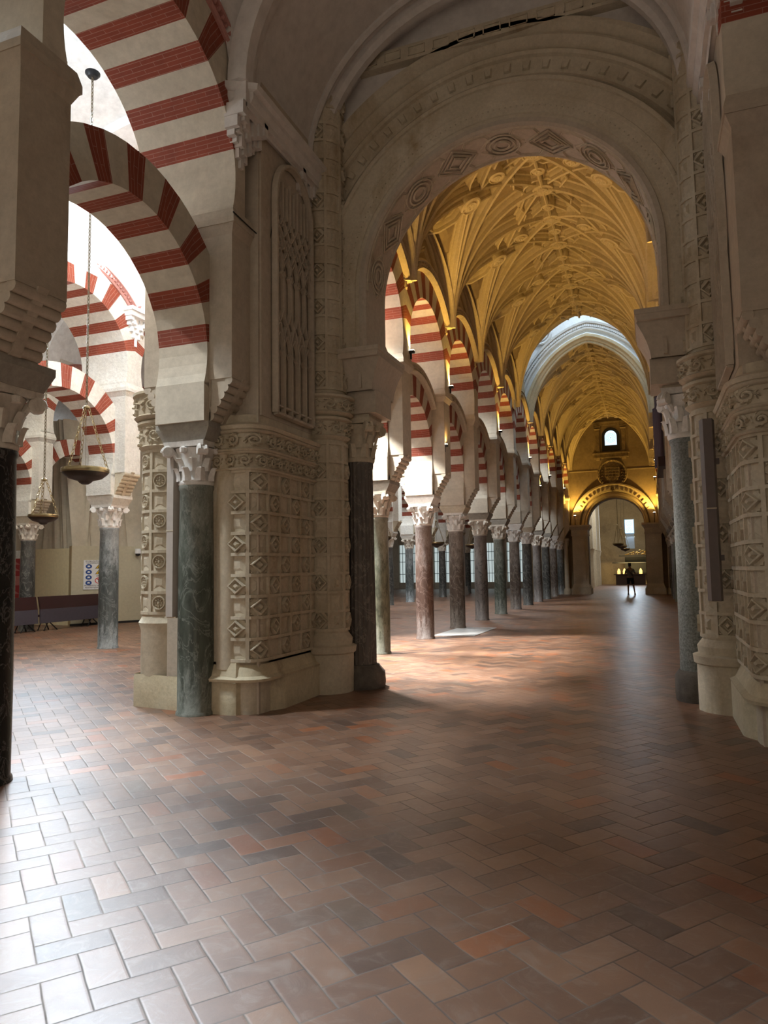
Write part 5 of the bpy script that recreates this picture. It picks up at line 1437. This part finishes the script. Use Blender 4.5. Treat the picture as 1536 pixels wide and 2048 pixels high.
# ------------------------------------------------------------------ person
PX, PY = -1.07, 42.1
t = thing('person', 'person in grey shirt and dark shorts seen from behind in the far doorway', 'person', (PX, PY, 0))
def skin(name, verts, edges, radii, mat, root=0, sub=2):
    me = bpy.data.meshes.new(name); me.from_pydata(verts, edges, []); me.materials.append(M[mat])
    o = bpy.data.objects.new(name, me); COL.objects.link(o); o.parent = t
    md = o.modifiers.new('Skin', 'SKIN'); sl = me.skin_vertices[0] if me.skin_vertices else None
    if sl is None:
        bpy.context.view_layer.objects.active = o
        return o
    for i, r in enumerate(radii):
        sl.data[i].radius = r if isinstance(r, tuple) else (r, r); sl.data[i].use_root = (i == root)
    md.use_smooth_shade = True
    s2 = o.modifiers.new('Sub', 'SUBSURF'); s2.levels = sub; s2.render_levels = sub
    return o
def bodyv():
    v = [(0, 0, .93), (0, .0, 1.1), (0, -.01, 1.28), (0, 0, 1.42), (0, .01, 1.50), (0, .03, 1.60), (0, .03, 1.68),
         (-.09, 0, .88), (-.11, -.02, .50), (-.13, .02, .09), (-.13, -.12*-1, .03),
         (.10, 0, .88), (.16, .03, .50), (.22, .0, .09), (.22, .12, .03),
         (-.17, 0, 1.38), (-.27, .0, 1.12), (-.16, .22, 1.14),
         (.17, 0, 1.38), (.29, .02, 1.16), (.17, .24, 1.30)]
    e = [(0, 1), (1, 2), (2, 3), (3, 4), (4, 5), (5, 6), (0, 7), (7, 8), (8, 9), (9, 10), (0, 11), (11, 12), (12, 13), (13, 14), (3, 15), (15, 16), (16, 17), (3, 18), (18, 19), (19, 20)]
    r = [(.14, .10), (.125, .09), (.15, .10), (.13, .085), .052, (.075, .09), (.06, .07), .085, .055, .036, .04, .085, .055, .036, .04, .055, .038, .028, .055, .038, .028]
    # hands: palm, four fingers and thumb
    for wrist, dx in ((17, 1), (20, -1)):
        wx, wy, wz = v[wrist]; p = len(v); v.append((wx+.02*dx, wy+.06, wz+.02)); e.append((wrist, p)); r.append((.036, .018))
        for q in range(4):
            a = (q-1.5)*.02
            i0 = len(v); v.append((wx+.03*dx, wy+.11, wz+.02+a)); v.append((wx+.05*dx, wy+.14-.004*abs(q-1), wz+.015+a)); e += [(p, i0), (i0, i0+1)]; r += [.010, .008]
        i0 = len(v); v.append((wx+.045*dx, wy+.07, wz+.05)); v.append((wx+.065*dx, wy+.10, wz+.055)); e += [(p, i0), (i0, i0+1)]; r += [.011, .009]
    return v, e, r
v, e, r = bodyv(); skin('body', v, e, r, 'skin')
skin('shirt', [(0, 0, .90), (0, 0, 1.1), (0, -.01, 1.28), (0, 0, 1.41), (0, 0, 1.47), (-.17, 0, 1.38), (-.24, 0, 1.2), (.17, 0, 1.38), (.25, .01, 1.22)],
     [(0, 1), (1, 2), (2, 3), (3, 4), (3, 5), (5, 6), (3, 7), (7, 8)], [(.165, .115), (.15, .11), (.17, .12), (.145, .10), .065, .075, .06, .075, .06], 'shirt')
skin('shorts', [(0, 0, .95), (-.09, 0, .87), (-.11, -.01, .55), (.10, 0, .87), (.15, .02, .55)], [(0, 1), (1, 2), (0, 3), (3, 4)], [(.16, .12), .105, .085, .105, .085], 'shorts')
skin('hair', [(0, .01, 1.66), (0, .0, 1.71), (0, .01, 1.60)], [(0, 1), (0, 2)], [(.085, .095), (.06, .07), (.06, .06)], 'hair')
b = MB(); b.tube([(PX-.14, PY-.10, 1.43), (PX-.03, PY-.135, 1.3), (PX+.10, PY-.13, 1.12), (PX+.17, PY-.08, .98)], .016, 6); b.build('strap', 'black', t)
b = MB()
for x, y in ((-.13, .06), (.22, .06)): b.box(PX+x-.045, PX+x+.045, PY+y-.13, PY+y+.13, 0, .07, 0, -.012)
b.build('shoes', 'black', t)

GL = (-7.6, 9.06, 8.42)
# bright floodlight glinting at the springing beyond the near arch
t = thing('glare_lamp', 'dazzling white floodlight shining between the two near left arches', 'lamp', GL)
b = MB(); b.lathe([(0, .05), (.13, .03), (.15, -.05), (.12, -.06)], GL, 18); b.build('housing', 'iron', t, smooth=40)
b = MB(); b.lathe([(0, -.13), (.10, -.10), (.145, -.055)], GL, 18, cap=False); b.build('lens', flat('glare_glass', (1, 1, 1), .3, 0, (.85, .93, 1), 60), t, smooth=40)
